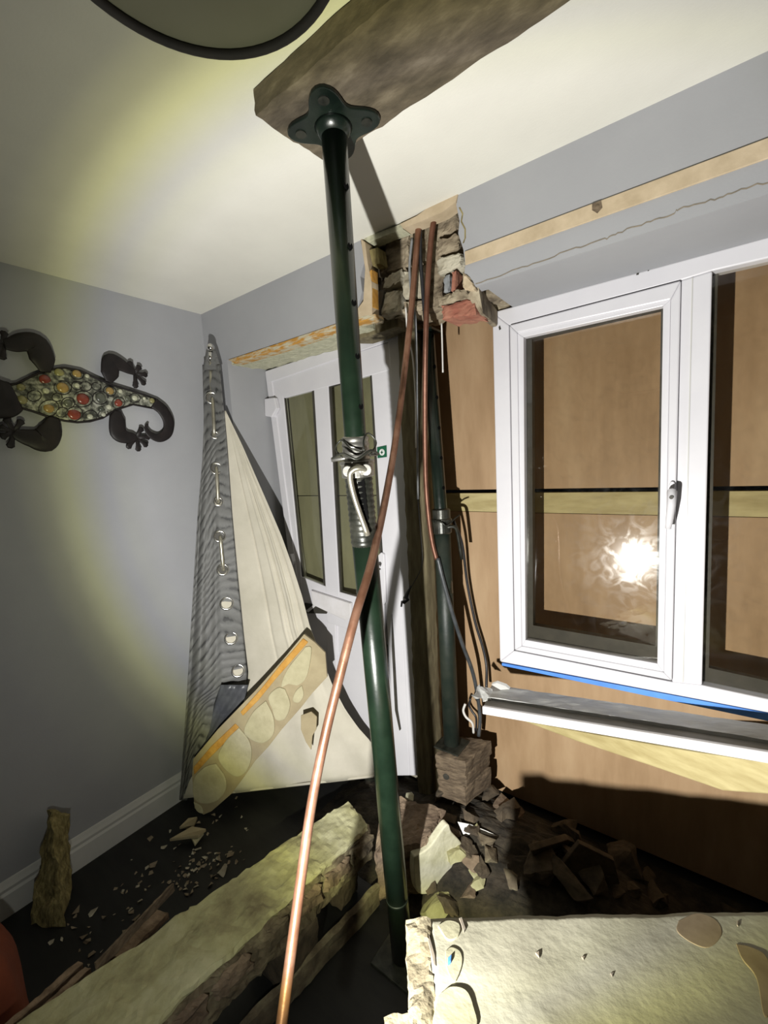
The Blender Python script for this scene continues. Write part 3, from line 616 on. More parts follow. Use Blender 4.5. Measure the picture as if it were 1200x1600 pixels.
# ------------------------------------------------------------------ drum lamp shade
ZL = 2.02; k = (ZL-EYE.z)/(2.35-EYE.z); cL = Vector((-.5749*k, .3939*k, ZL)); RL = .2248*k
lamp = empty('pendant_lamp', Vector((cL.x, cL.y, ZL)), 'dark-rimmed round drum lamp shade hanging from the ceiling at the top left', 'lamp')
bm = BM(); n = 64
prof = [(RL-.004, .0), (RL, .0), (RL, .20), (RL-.004, .20)]
rings = [[bm.verts.new(cL+Vector((r*math.cos(2*math.pi*j/n), r*math.sin(2*math.pi*j/n), h_))) for j in range(n)] for r, h_ in prof]
for a in range(4):
    for j in range(n): bm.faces.new([rings[a][j], rings[a][(j+1) % n], rings[(a+1) % 4][(j+1) % n], rings[(a+1) % 4][j]])
obj('lamp_shade', bm, M['darkrim'], lamp, smooth=False)
bm = BM(); add_torus(bm, cL+Vector((0, 0, .002)), Vector((0, 0, 1)), RL-.003, .0045, 64, 8); obj('shade_rim', bm, M['darkrim'], lamp, smooth=True)
bm = BM(); add_lathe(bm, cL+Vector((0, 0, .004)), Vector((0, 0, 1)), [(RL-.005, 0), (RL-.005, .003)], 64); obj('diffuser', bm, M['olive'], lamp, label='flat olive diffuser disc')
bm = BM(); add_tube(bm, [cL+Vector((0, 0, .15)), Vector((cL.x, cL.y, H-.03))], .004, 8); obj('flex', bm, M['whitecable'], lamp, smooth=True)
bm = BM(); add_lathe(bm, Vector((cL.x, cL.y, H)), Vector((0, 0, -1)), [(.045, 0), (.045, .012), (.02, .035), (.005, .036)], 24); obj('ceiling_rose', bm, M['white'], lamp, smooth=True)

# ------------------------------------------------------------------ gecko on the left wall
XG = XL+.022; GP = Vector((1, 0, 0))
def g(cx, cy, x=XG): return at(cx*.25, 480+cy*.25, 0, x)
gecko = empty('gecko_ornament', g(500, 720, XL+.004), 'dark metal gecko wall ornament with a mosaic body on the grey left wall', 'wall ornament')
outline = [(0, 490), (100, 480), (200, 430), (300, 392), (400, 378), (500, 397), (600, 445), (700, 487), (800, 517), (900, 548), (985, 580), (975, 640), (940, 622), (870, 606), (800, 612), (720, 642), (640, 692), (560, 714), (480, 720), (400, 710), (300, 685), (200, 650), (100, 622), (0, 600)]
top_ = outline[:11]; bot = outline[11:][::-1]; bot = [(0, 600), (100, 622), (200, 650), (300, 685), (400, 710), (480, 720), (560, 714), (640, 692), (720, 642), (830, 608), (975, 636)]
def interp(L_, x):
    for (x0, y0), (x1, y1) in zip(L_, L_[1:]):
        if x0 <= x <= x1: return y0+(y1-y0)*(x-x0)/(x1-x0)
    return L_[-1][1]
bm = BM(); rows = []
for i in range(50):
    x = 975*i/49; yt, yb = interp(top_, x), interp(bot, x); row = []
    for j in range(15):
        t = j/14; y = yt+(yb-yt)*t; row.append(g(x, y)+GP*(.030*math.sin(math.pi*t)*min(1, (yb-yt)/260)))
    rows.append(row)
add_grid(bm, rows)
vs = list(bm.verts)
M['mosaic'] = mat('mosaic_ground', (.03, .031, .024), (.33, .33, .27), 48, .38, c3=(.14, .143, .11), lo=.4, hi=.62, bump=.35, bscale=60)
body = obj('body', bm, M['mosaic'], gecko, smooth=True, label='silver and olive mosaic body')
def gsurf(cx, cy, up=0):
    yt, yb = interp(top_, cx), interp(bot, cx); t = min(max((cy-yt)/(yb-yt), 0), 1)
    return g(cx, cy)+GP*(.030*math.sin(math.pi*t)*min(1, (yb-yt)/260)+up)
bm = BM(); add_tube(bm, [g(x, y)+GP*.002 for x, y in top_], .0045, 8); add_tube(bm, [g(x, y)+GP*.002 for x, y in bot], .0045, 8)
obj('body_rim', bm, M['blackmetal'], gecko, smooth=True)
US = .25/674*2.05                             # metres for one traced unit
def limb(name, pts, rads, toes=()):
    b = BM(); add_tube(b, spline([g(x, y)+GP*.008 for x, y in pts], 6), [r*US for r in lerp_list(rads, 6)], 14, flat=GP)
    for t_ in toes:
        base, tip = t_; a_, c_ = g(*base)+GP*.008, g(*tip)+GP*.006
        add_tube(b, [a_, a_.lerp(c_, .6), a_.lerp(c_, .85), c_], [10*US, 11*US, 18*US, 8*US], 8, flat=GP)
    return obj(name, b, M['blackmetal'], gecko, smooth=True)
limb('leg', [(280, 410), (262, 330), (225, 240), (150, 222), (80, 235), (20, 235)], [22, 55, 56, 46, 36, 24], [((20, 235), p) for p in [(22, 150), (-40, 190), (-60, 250), (-30, 300), (10, 330)]])
limb('leg', [(335, 690), (312, 770), (270, 830), (190, 820), (120, 800), (85, 780)], [22, 52, 62, 44, 32, 20], [((85, 780), p) for p in [(30, 690), (135, 705), (-10, 750), (0, 815), (58, 882)]])
limb('leg', [(678, 470), (682, 420), (690, 345), (745, 360), (800, 392), (838, 415)], [16, 46, 46, 38, 26, 14], [((838, 415), p) for p in [(802, 338), (872, 368), (918, 425), (904, 487), (843, 508)]])
limb('leg', [(733, 650), (728, 700), (735, 785), (780, 812), (825, 815), (850, 815)], [16, 42, 46, 38, 28, 14], [((850, 815), p) for p in [(885, 752), (935, 812), (918, 870), (862, 902), (790, 882)]])
limb('tail', [(955, 600), (1012, 645), (1048, 715), (1040, 785), (990, 818), (935, 798), (908, 758), (918, 730)], [34, 36, 35, 32, 26, 19, 12, 6])
b = BM(); add_tube(b, spline([g(x, y)+GP*.01 for x, y in [(95, 560), (30, 570), (-60, 570), (-150, 560), (-210, 555)]], 6), [r*US for r in lerp_list([68, 92, 95, 75, 20], 6)], 16, flat=GP); obj('head', b, M['blackmetal'], gecko, smooth=True)
GC = {'r': mat('red_glass', (.12, .022, .014), (.20, .042, .026), 30, .25), 'o': mat('amber_glass', (.24, .15, .045), (.32, .22, .08), 30, .25),
      'p': mat('pale_glass', (.36, .36, .27), (.46, .46, .36), 30, .25), 'd': mat('smoke_glass', (.05, .055, .04), (.10, .105, .08), 30, .25), 'v': mat('olive_glass', (.16, .15, .06), (.24, .22, .10), 30, .3)}
for x, y, r, c in [(270, 458, 30, 'r'), (475, 420, 26, 'o'), (375, 510, 32, 'o'), (465, 496, 16, 'p'), (270, 530, 18, 'p'), (130, 582, 26, 'v'), (296, 635, 28, 'o'),
                   (500, 580, 36, 'r'), (455, 670, 37, 'r'), (610, 572, 32, 'd'), (675, 527, 25, 'o'), (731, 600, 26, 'r'), (835, 570, 20, 'p'), (745, 527, 15, 'p'), (670, 628, 18, 'p'),
                   (640, 672, 15, 'p'), (556, 686, 18, 'p'), (945, 585, 19, 'v'), (790, 572, 20, 'd'), (410, 605, 24, 'd'), (365, 412, 26, 'v'), (125, 505, 22, 'v'), (540, 432, 14, 'p'), (620, 640, 18, 'd'), (895, 572, 12, 'p')]:
    b = BM(); add_lathe(b, gsurf(x, y, .0), GP, [(r*.82*US, 0), (r*.8*US, .004), (r*US*.5, .007), (.0002, .008)], 16); obj('glass_stone', b, GC[c], body, smooth=True)
b = BM()
for x, y, r in [(375, 510, 52), (296, 635, 58), (500, 580, 58), (455, 670, 50), (610, 572, 48), (731, 600, 40), (556, 686, 44), (675, 527, 40), (475, 420, 42), (835, 570, 34), (465, 496, 32), (410, 605, 40), (520, 500, 36), (590, 500, 30), (340, 570, 30), (200, 560, 40), (640, 672, 32), (380, 660, 34)]:
    pts = []
    for k in range(17):
        a = 2*math.pi*k/16*.92+x; q = (min(max(x+r*math.cos(a)*1.05, 5), 970), y+r*math.sin(a)*.85)
        yt, yb = interp(top_, q[0]), interp(bot, q[0]); q = (q[0], min(max(q[1], yt+6), yb-6)); pts.append(gsurf(q[0], q[1], .002))
    add_tube(b, pts, .0016, 6)
obj('mosaic_scrolls', b, M['blackmetal'], body, smooth=True)
for x, y in [(300, 400), (300, 680), (690, 490), (700, 640)]:
    b = BM(); add_tube(b, [g(x, y, XL), g(x, y)], .004, 6); obj('wall_pin', b, M['blackmetal'], gecko)

# ------------------------------------------------------------------ curtain
def edge(tab, v):
    for a, b in zip(tab, tab[1:]):
        if a[0] <= v <= b[0]:
            t = (v-a[0])/(b[0]-a[0]); return [a[i]+(b[i]-a[i])*t for i in range(1, len(a))]
    return list(tab[-1][1:])
CL = [(570, 317, 2.10), (650, 319, 2.10), (720, 316, 2.09), (800, 309, 2.08), (900, 303, 2.08), (1000, 297, 2.08), (1100, 291, 2.08), (1200, 284, 2.08), (1250, 281, 2.08)]
CR = [(570, 343, 2.05), (640, 350, 2.06), (700, 355, 2.08), (800, 362, 2.11), (900, 371, 2.14), (1000, 381, 2.17), (1050, 386, 2.18), (1078, 384, 2.18), (1100, 352, 2.15), (1140, 335, 2.13), (1200, 308, 2.11), (1250, 292, 2.10)]
def cpt(s, v, off=0.0):
    (ul, dl), (ur, dr) = edge(CL, v), edge(CR, v); u = ul+(ur-ul)*s; wd = (ur-ul)/70
    d_ = dl+(dr-dl)*s
    g_ = max(0, min(1, (v-640)/350))
    fold = (.024*math.sin(s*15+.004*v)*max(0, 1-s*1.7)+.015*math.sin(s*27+1.3+.002*v)*max(0, 1-s*1.5))*g_ + .004*math.sin(v*.055)*(.2+.8*s)
    return dep(u, v, d_-fold-off)
cur = empty('curtain', dep(290, 1245, 2.10), 'grey striped eyelet curtain hanging down its fallen pole in the room corner', 'curtain')
bm = BM(); add_grid(bm, [[cpt(j/28, v) for j in range(29)] for v in [570+i*(680/110) for i in range(111)]], lambda a, b: (a, b-max(0, .55-a)*.16*min(1, b*2.5)+.012*math.sin(b*23+a*3)))
o = obj('striped_face', bm, M['curtain'], cur, smooth=True); sm = o.modifiers.new('thick', 'SOLIDIFY'); sm.thickness = .003
# heading flap over the top eyelet
bm = BM(); add_grid(bm, [[dep(u0+(u1-u0)*j/6, v, 2.06) for j in range(7)] for v, u0, u1 in [(541, 324, 334), (552, 322, 339), (566, 319, 343), (578, 317, 346)]])
o = obj('heading_tip', bm, M['curtain'], cur, smooth=True); sm = o.modifiers.new('thick', 'SOLIDIFY'); sm.thickness = .003
eyes = [(331, 622, 8), (336, 680, 5), (338, 732, 8), (341, 784, 6), (343, 838, 8), (348, 890, 8), (354, 943, 9), (361, 997, 9), (372, 1048, 9)]
def eyept(u, v, off):
    (ul, dl), (ur, dr) = edge(CL, v), edge(CR, v); return cpt((u-ul)/(ur-ul), v, off)
for i, (u, v, r) in enumerate(eyes):
    c = eyept(u, v, .006); n_ = (EYE-c).normalized()
    b = BM(); add_torus(b, c, n_, r*2.1/674*1.0, .0055, 28, 10); ey = obj('eyelet', b, M['chrome'], cur, smooth=True)
    b = BM(); add_lathe(b, c-n_*.003, n_, [(r*2.1/674*.95, 0), (r*2.1/674*.95, .002)], 24); obj('eyelet_opening', b, M['lining'] if i >= 6 else M['gasket'], ey)
pole = empty('curtain_pole', eyept(348, 890, .0), 'thin brass-coloured curtain pole threaded through the eyelets, round knob at its top', 'curtain pole')
b = BM(); ptl = []
for (u, v) in [(328, 556), (330, 600)]: ptl.append(dep(u, v, 2.055))
b = BM()
for (a, c) in (((332, 622), (335, 681)), ((338, 730), (341, 786)), ((344, 838), (349, 892))):
    p0, p1 = eyept(*a, .008), eyept(*c, .008); mid = p0.lerp(p1, .5)+(EYE-p0).normalized()*.010
    add_tube(b, spline([p0-(EYE-p0).normalized()*.010, p0.lerp(p1, .12)+(EYE-p0).normalized()*.006, mid, p0.lerp(p1, .88)+(EYE-p0).normalized()*.006, p1-(EYE-p0).normalized()*.010], 4), .0085, 12)
for (a, c) in (((335, 681), (338, 730)), ((341, 786), (344, 838))):
    add_tube(b, [eyept(*a, -.012), eyept(*c, -.012)], .0085, 12)
add_tube(b, [dep(329, 566, 2.062), dep(330, 600, 2.085), eyept(332, 622, -.004)], .0085, 12)
obj('rod', b, M['rod'], pole, smooth=True)
b = BM(); bmesh.ops.create_icosphere(b, subdivisions=3, radius=.019, matrix=Matrix.Translation(dep(329, 543, 2.05))); add_tube(b, [dep(329, 550, 2.052), dep(328, 566, 2.062)], [.011, .009], 12); obj('finial', b, M['chrome'], pole, smooth=True)
# cream lining pulled out in a fan
LL = [(642, 351, 2.08), (700, 356, 2.10), (800, 363, 2.13), (900, 372, 2.16), (1000, 382, 2.19), (1050, 388, 2.20), (1090, 386, 2.20), (1140, 345, 2.17), (1180, 312, 2.14), (1215, 292, 2.11), (1250, 283, 2.10)]
LRt = [(642, 353, 2.08), (700, 379, 2.10), (800, 420, 2.10), (850, 440, 2.10), (900, 457, 2.09), (950, 472, 2.08), (1000, 484, 2.07), (1060, 505, 2.06), (1100, 520, 2.05), (1140, 540, 2.04), (1170, 560, 2.03), (1190, 577, 2.02), (1212, 592, 2.01), (1250, 600, 2.0)]
def lpt(s, v):
    (ul, dl), (ur, dr) = edge(LL, v), edge(LRt, v); bot_ = 1248-(36*s)
    vv = 642+(bot_-642)*((v-642)/(1250-642)) if v > 642 else v
    (ul, dl), (ur, dr) = edge(LL, min(v, 1250)), edge(LRt, min(v, 1250))
    u = ul+(ur-ul)*s; g_ = min(1, (v-642)/300); pl = (.004*abs(math.sin(s*7+.3))**.6 + sum(h_*math.exp(-((s-c_)/w_)**2) for c_, w_, h_ in ((.42, .016, -.008), (.62, .014, .010), (.70, .012, -.010), (.78, .016, .013), (.90, .02, -.010)))*max(0, 1-max(0, v-960)/180))*g_ + max(0, (v-1040)/210)*(.016*math.sin(s*13+v*.02)+.010*math.sin(s*27-v*.035))
    return dep(u, vv, dl+(dr-dl)*s - pl)
bm = BM(); add_grid(bm, [[lpt(j/96, 642+608*i/70) for j in range(97)] for i in range(71)])
o = obj('lining', bm, M['lining'], cur, smooth=True, label='cream lining pulled out beside the striped face'); sm = o.modifiers.new('thick', 'SOLIDIFY'); sm.thickness = .002
bm = BM(); add_tube(bm, spline([lpt(s, 1250)+Vector((0, 0, .004)) for s in [.25, .4, .55, .7, .85, .97]], 6), .006, 8); obj('hem', bm, M['lining'], cur, smooth=True)
bm = BM(); rows = []
for i in range(16):
    v = 1070+110*i/15; a = edge([(1070, 345, 388), (1100, 335, 380), (1140, 328, 352), (1180, 314, 322)], v)
    rows.append([dep(a[0]+(a[1]-a[0])*j/12, v, 2.085+.008*math.sin(j*1.1+i*.7)) for j in range(13)])
add_grid(bm, rows); o = obj('satin_tail', bm, M['satin'], cur, smooth=True, label='dark satin scrap under the lowest eyelet'); sm = o.modifiers.new('thick', 'SOLIDIFY'); sm.thickness = .002

# ------------------------------------------------------------------ snapped plasterboard strip leaning on the curtain
p0, n0 = plane3(dep(475, 992, 1.96), dep(510, 1058, 1.95), at(316, 1272, 2, .012))
pbp = [(475, 991), (492, 1004), (508, 1020), (511, 1058), (488, 1083), (470, 1106), (440, 1140), (420, 1166), (398, 1190), (380, 1216), (362, 1240), (345, 1255), (330, 1268), (318, 1273), (304, 1263), (302, 1240), (300, 1212), (302, 1186), (340, 1140), (400, 1078), (440, 1033)]
bm = BM(); add_prism(bm, [on(u, v, p0, n0) for u, v in pbp], -n0*.014); pb = tag(obj('plasterboard_strip', bm, M['card'], bevel=.001), 'snapped strip of brown plasterboard with cream dabs leaning across the cream curtain lining', 'plasterboard')
def onb(name, pxs, m_, up=.004, label=None, sm_=False):
    b = BM(); add_prism(b, [on(u, v, p0, n0)+n0*up for u, v in pxs], -n0*(up+.001)); return obj(name, b, M[m_], pb, bevel=min(up*.6, .004), label=label)
onb('foam_edge', [(474, 997), (482, 1003), (460, 1028), (430, 1062), (404, 1094), (380, 1118), (376, 1112), (408, 1076), (440, 1036)], 'foam', .006, 'orange foam edge')
onb('foam_edge', [(368, 1130), (374, 1136), (350, 1162), (326, 1186), (304, 1210), (303, 1198), (330, 1166)], 'foam', .006, 'orange foam edge')
def blob(pts): 
    P3 = [Vector((x, y, 0)) for x, y in pts]; P3.append(P3[0]); s = spline(P3, 5)[:-1]; return [(q.x, q.y) for q in s]
onb('adhesive_dab', blob([(478, 1010), (487, 1012), (484, 1040), (478, 1060), (466, 1070), (452, 1068), (440, 1072), (450, 1045)]), 'dab', .008)
onb('adhesive_dab', blob([(472, 1070), (475, 1085), (468, 1097), (458, 1094), (462, 1080)]), 'dab', .008)
onb('adhesive_dab', blob([(446, 1076), (454, 1100), (446, 1122), (432, 1124), (426, 1108), (420, 1088), (434, 1074)]), 'dab', .009)
onb('adhesive_dab', blob([(416, 1094), (428, 1120), (428, 1146), (412, 1160), (392, 1154), (382, 1140), (396, 1112)]), 'dab', .009)
onb('adhesive_dab', blob([(374, 1136), (390, 1156), (394, 1180), (386, 1204), (370, 1212), (352, 1200), (342, 1180), (354, 1156)]), 'dab', .010)
onb('adhesive_dab', blob([(338, 1192), (352, 1212), (354, 1232), (340, 1250), (318, 1254), (304, 1244), (304, 1216), (320, 1198)]), 'dab', .010)
onb('adhesive_dab', blob([(303, 1252), (314, 1258), (318, 1270), (308, 1266)]), 'dab', .006)
# scrap of board stuck behind on the lining
ps, ns = plane3(dep(470, 1120, 1.985), dep(500, 1120, 1.98), dep(480, 1170, 1.96))
bm = BM(); add_prism(bm, [on(u, v, ps, ns) for u, v in [(470, 1118), (486, 1112), (495, 1120), (494, 1140), (488, 1150), (486, 1172), (478, 1160), (470, 1140)]], -ns*.010)
tag(obj('plasterboard_scrap', bm, M['card'], bevel=.002), 'small torn plasterboard scrap caught in the cream lining folds, right of the strip', 'plasterboard')

# ------------------------------------------------------------------ copper pipes and cables
pl = [(656, 322, 1.46), (655, 343, 1.455), (650, 400, 1.465), (640, 510, 1.475), (622, 660, 1.40), (604, 770, 1.27), (580, 880, 1.095), (556, 960, 1.02), (530, 1060, .99), (508, 1150, .97), (488, 1250, .94), (472, 1360, .90), (456, 1480, .85), (440, 1600, .80), (428, 1690, .76)]
bm = BM(); add_tube(bm, spline([dep(u, v, d_) for u, v, d_ in pl], 8), .0108, 16); 
tag(obj('copper_pipe', bm, M['copper'], smooth=True), 'long bent copper pipe hanging from the hole down past the near prop', 'copper pipe')
pl = [(690, 300, 1.36), (686, 322, 1.345), (679, 340, 1.34), (673, 380, 1.335), (668, 450, 1.335), (665, 540, 1.36), (664, 640, 1.42), (665, 740, 1.47), (669, 800, 1.49), (675, 845, 1.495), (682, 874, 1.50)]
bm = BM(); add_tube(bm, spline([at(u, v, 1, y) for u, v, y in pl], 8), .0095, 14); tag(obj('copper_pipe', bm, M['copper_old'], smooth=True), 'short copper pipe from the hole ending against the far prop', 'copper pipe')
def cable(pl, r, m_, name, label, cat='cable', group=None):
    b = BM(); add_tube(b, spline([at(q[0], q[1], 1, q[2]) for q in pl], 8), r, 8); return tag(obj(name, b, M[m_], smooth=True), label, cat, group)
cable([(657, 348, 1.35), (657, 400, 1.345), (661, 460, 1.345), (665, 510, 1.36)], .0065, 'wire', 'electric_cable', 'thick black cable in the hole between the two copper pipes')
cable([(644, 372, 1.36), (640, 420, 1.352), (644, 470, 1.345), (649, 500, 1.36), (651, 580, 1.44), (652, 680, 1.465), (653, 780, 1.47)], .0045, 'greycable', 'electric_cable', 'grey cable hanging from the hole in front of the rough post')
cable([(634, 480, 1.345), (637, 520, 1.36), (645, 560, 1.43), (649, 620, 1.45), (650, 700, 1.452)], .003, 'whitecable', 'electric_cable', 'thin white cable left of the grey one in front of the rough post')
cable([(690, 505, 1.44), (691, 540, 1.45), (692, 582, 1.45)], .003, 'whitecable', 'electric_cable', 'short pale cable end above the far prop')
cable([(684, 872, 1.498), (692, 905, 1.505), (706, 955, 1.53), (722, 1005, 1.58), (737, 1045, 1.64), (745, 1080, 1.68), (750, 1120, 1.69), (748, 1150, 1.68)], .0085, 'darkcable', 'electric_cable', 'dark grey conduit running from the copper pipe end down to the timber blocks')
cable([(708, 812, 1.63), (722, 850, 1.70), (730, 910, 1.735), (742, 970, 1.745), (754, 1010, 1.75), (760, 1040, 1.74), (760, 1075, 1.70)], .0065, 'wire', 'electric_cable', 'black cable hanging over the plywood from the far prop collar to the window ledge')
cable([(735, 1092, 1.64), (733, 1102, 1.65), (738, 1112, 1.65), (744, 1122, 1.65), (744, 1142, 1.66)], .005, 'wire', 'electric_cable', 'black curled cable end at the back of the timber blocks')
cable([(727, 1100, 1.63), (724, 1110, 1.63), (728, 1120, 1.63), (738, 1130, 1.64), (740, 1145, 1.65)], .0055, 'whitecable', 'electric_cable', 'white curled cable end at the back of the timber blocks')
hw = empty('loose_wire', at(630, 945, 1, 1.47), 'thin wire with a dark frayed tip dangling beside the white door edge', 'wire')
b = BM(); add_tube(b, spline([at(u, v, 1, 1.475) for u, v in [(653, 780), (657, 830), (660, 870), (657, 890), (648, 908), (642, 918)]], 6), .0018, 6); obj('strand', b, M['wire'], hw)
b = BM()
pts = [at(u, v, 1, 1.475+.004*(i % 2)) for i, (u, v) in enumerate([(642, 916), (637, 926), (634, 934), (638, 937), (631, 941), (628, 940), (627, 948)])]
add_tube(b, pts, [.003, .007, .010, .006, .009, .005, .004], 7); obj('frayed_tip', b, M['wire'], hw)

# ------------------------------------------------------------------ window board and timber under it
bf0, bf1 = wpt(754, 1104, 1.30), wpt(1200, 1176, 1.30); bb0, bb1 = wpt(768, 1070, 1.49), wpt(1200, 1132, 1.49)
dx = (bf1-bf0); k2 = 1.75
bf1e = bf0+dx*k2; bb1e = bb0+(bb1-bb0)*k2
bd = empty('window_board', bf0.lerp(bf1e, .5), 'grey-topped white window board torn loose and tilted below the window', 'window board')
mid0, mid1 = bf0.lerp(bb0, .42), bf1e.lerp(bb1e, .42)
b = BM(); q = [bf0, bf1e, bb1e, bb0]
for s in (mid0, ): pass
add_rough(b, [p-Vector((0, 0, .026)) for p in (mid0, mid1, bb1e, bb0)]+[mid0, mid1, bb1e, bb0], (60, 6, 2), .0025, 20, 41, .002); obj('board_top', b, M['sillgrey'], bd, label='grey painted top')
b = BM(); lo_ = Vector((0, 0, -.010)); add_prism(b, [bf0+lo_, bf1e+lo_, mid1+lo_, mid0+lo_], Vector((0, 0, -.014))); obj('front_ledge', b, M['silldark'], bd, label='darker dusty ledge')
b = BM(); add_prism(b, [bf0+Vector((0, -.004, .002)), bf1e+Vector((0, -.004, .002)), bf1e+Vector((0, -.004, -.026)), bf0+Vector((0, -.004, -.026))], Vector((0, .014, 0))); obj('nosing', b, M['upvc_old'], bd, bevel=.003, label='white front edge')
b = BM(); add_lump(b, wpt(748, 1082, 1.45), (.045, .03, .012), 71); add_lump(b, wpt(757, 1086, 1.40), (.03, .04, .010), 72); obj('split_end', b, M['sillgrey'], bd)
b = BM(); add_prism(b, [dep(u, v, 1.60) for u, v in [(768, 1070), (776, 1067), (790, 1072), (796, 1077), (782, 1078)]], Vector((0, .01, .004))); obj('paint_flake', b, M['white'], bd)
tb = [(815, 1126), (930, 1148), (1080, 1174), (1200, 1192), (1330, 1214), (1330, 1262), (1200, 1241), (1130, 1236), (1020, 1198), (900, 1158)]
pt_, nt_ = plane3(wpt(815, 1126, 1.62), wpt(1200, 1192, 1.42), wpt(1200, 1241, 1.42))
bm = BM(); add_prism(bm, [on(u, v, pt_, nt_) for u, v in tb], -nt_*.045)
tag(obj('timber_offcut', bm, M['pine'], bevel=.004), 'yellowish timber length wedged slanting under the window board', 'timber')

# ------------------------------------------------------------------ ground rubble
def mound(name, cx, cy, rx, ry, h_, seed, m_):
    b = BM(); n1, n2 = 40, 40; rows = []
    for i in range(n1+1):
        row = []
        for j in range(n2+1):
            x, y = -1+2*i/n1, -1+2*j/n2; r = min(1, math.hypot(x, y)); z = h_*(1-r*r)**1.0 if r < 1 else 0
            p = Vector((cx+x*rx, cy+y*ry, 0)); z += (abs(nz(p, 9, seed))*.05+nz(p, 30, seed)*.018)*(1 if r < .95 else 0)*(1-r*.7)
            row.append(p+Vector((0, 0, max(z, .001) if r < 1 else .001)))
        rows.append(row)
    add_grid(b, rows); o = obj(name, b, m_); tag(o, 'dark heap of fine rubble and soil under the broken wall', 'rubble', kind='stuff'); return o
MC = (-.62, 1.44, .80, .33, .135)
mound('rubble_heap', *MC, 3, M['soil'])
def ground(x, y):
    r = math.hypot((x-MC[0])/MC[2], (y-MC[1])/MC[3]); return MC[4]*(1-r*r)+.012 if r < 1 else 0
# fallen masonry slab, lower left
zt0, zt1 = .25, .34
TL_, TR_ = at(544, 1249, 2, zt0), at(576, 1288, 2, zt0); NL, NR = at(10, 1612, 2, zt1), at(246, 1606, 2, zt1)
dirv = (NL-TL_).normalized(); NL2, NR2 = NL+dirv*.15, NR+dirv*.15
dwn = .125
slab = empty('fallen_wall_slab', Vector(((TL_.x+NR.x)/2, (TL_.y+NR.y)/2, .06)), 'long fallen wall slab with stained plaster top and bared bricks lying diagonally on the floor', 'masonry slab')
def low(p, k, out=0.0): return Vector((p.x+out*.6, p.y+out*.1, p.z-k))
b = BM(); add_rough(b, [low(TL_, .02), low(TR_, .02), low(NR2, .02), low(NL2, .02), TL_, TR_, NR2, NL2], (22, 70, 2), .008, 16, 51, .012); obj('plaster_skin', b, M['slabtop'], slab, label='yellowed plaster top')
acr = (TR_-TL_).normalized()
b = BM(); q0 = [low(TL_, .14), low(TR_, .135), low(NR2, .14), low(NL2, .14), low(TL_, .018), low(TR_, .018), low(NR2, .018), low(NL2, .018)]
sh = (NR2-NL2).normalized()*.012
q0[1] += sh; q0[2] += sh; q0[5] += sh*.7; q0[6] += sh*.7
add_rough(b, q0, (14, 80, 10), .012, 20, 52, .010); obj('brick_core', b, M['brickside'], slab, label='broken brick and mortar edge')
# separate courses visible along the near edge
k_ = 7
for i in range(k_):
    a, c = i/k_+.012, (i+1)/k_-.012; p, q = q0[5].lerp(q0[6], a), q0[5].lerp(q0[6], c); b = BM()
    o1 = (NR2-NL2).normalized()*.016; inn = -(NR2-NL2).normalized()*.05
    dz = Vector((0, 0, .062)); p = p-Vector((0, 0, .010)); q = q-Vector((0, 0, .010))
    add_rough(b, [p-dz+o1, q-dz+o1, q-dz+inn, p-dz+inn, p+o1, q+o1, q+inn, p+inn], (10, 4, 5), .008, 30, 60+i, .008); obj('brick', b, M['brick'] if i % 3 else M['brickside'], slab)
# pale lower edging board along the slab's foot
e0, e1 = at(593, 1386, 2, .075), at(440, 1548, 2, .075); ex = e0+(e1-e0)*1.9
b = BM(); dv_ = (e1-e0).normalized(); pr = Vector((-dv_.y, dv_.x, 0)); pr = pr if pr.dot(NL-NR) > 0 else -pr
add_rough(b, [low(e0, .07), low(ex, .07), low(ex, .07)+pr*.022, low(e0, .07)+pr*.022, e0, ex, ex+pr*.022, e0+pr*.022], (40, 2, 2), .006, 18, 77); obj('plaster_lip', b, M['brickside'], slab)
# loose chunks on which the slab sits
for i, (p, s) in enumerate(((TR_.lerp(TL_, .5).lerp(NL, .12), (.07, .05, .06)), (TL_.lerp(NR, .5), (.09, .07, .08)), (NL.lerp(NR, .5), (.09, .07, .08)))):
    zt_ = zt0-.14 if i == 0 else (zt0+zt1)/2-.14
    b = BM(); add_rough(b, [Vector((p.x+x*s[0], p.y+y*s[1], z)) for z in (0, max(.05, zt_-.002)) for x, y in ((-1, -1), (1, -1), (1, 1), (-1, 1))], (6, 6, 5), .006, 20, 80+i, .006)
    tag(obj('brick_rubble', b, M['debris']), 'dark brick lump beneath the long fallen slab', 'brick', 'brick lumps under the long slab')
# masonry chunk with a plaster face, right of the near prop
zc = .225
tp = [at(u, v, 2, zc) for u, v in [(556, 1262), (600, 1236), (662, 1230), (698, 1262), (702, 1290), (668, 1320), (640, 1352), (585, 1330)]]
ck = empty('masonry_chunk', Vector((tp[0].x*.5+tp[4].x*.5, tp[0].y*.5+tp[4].y*.5, .02)), 'broken masonry chunk with a pale plaster face just right of the near prop', 'masonry chunk')
b = BM(); a_ = [tp[0], tp[7], tp[4], tp[2]]
bl = [Vector((p.x, p.y, .02)) for p in (tp[7], tp[5], tp[3], tp[1])]; tl = [tp[7], tp[5], tp[3], tp[1]]
add_rough(b, bl+tl, (18, 18, 12), .012, 18, 90, .014); obj('brick_body', b, M['brick'], ck)
pp0, pn0 = plane3(at(640, 1336, 2, zc-.012), at(716, 1300, 2, zc-.03), at(662, 1392, 2, .05))
b = BM(); fp = [(644, 1334), (668, 1318), (694, 1284), (702, 1296), (718, 1316), (708, 1338), (694, 1366), (676, 1386), (662, 1392), (648, 1388), (643, 1360)]
add_prism(b, [on(u, v, pp0, pn0)+pn0*.016 for u, v in blob(fp)], -pn0*.03); obj('plaster_face', b, M['plaster'], ck, bevel=.005)
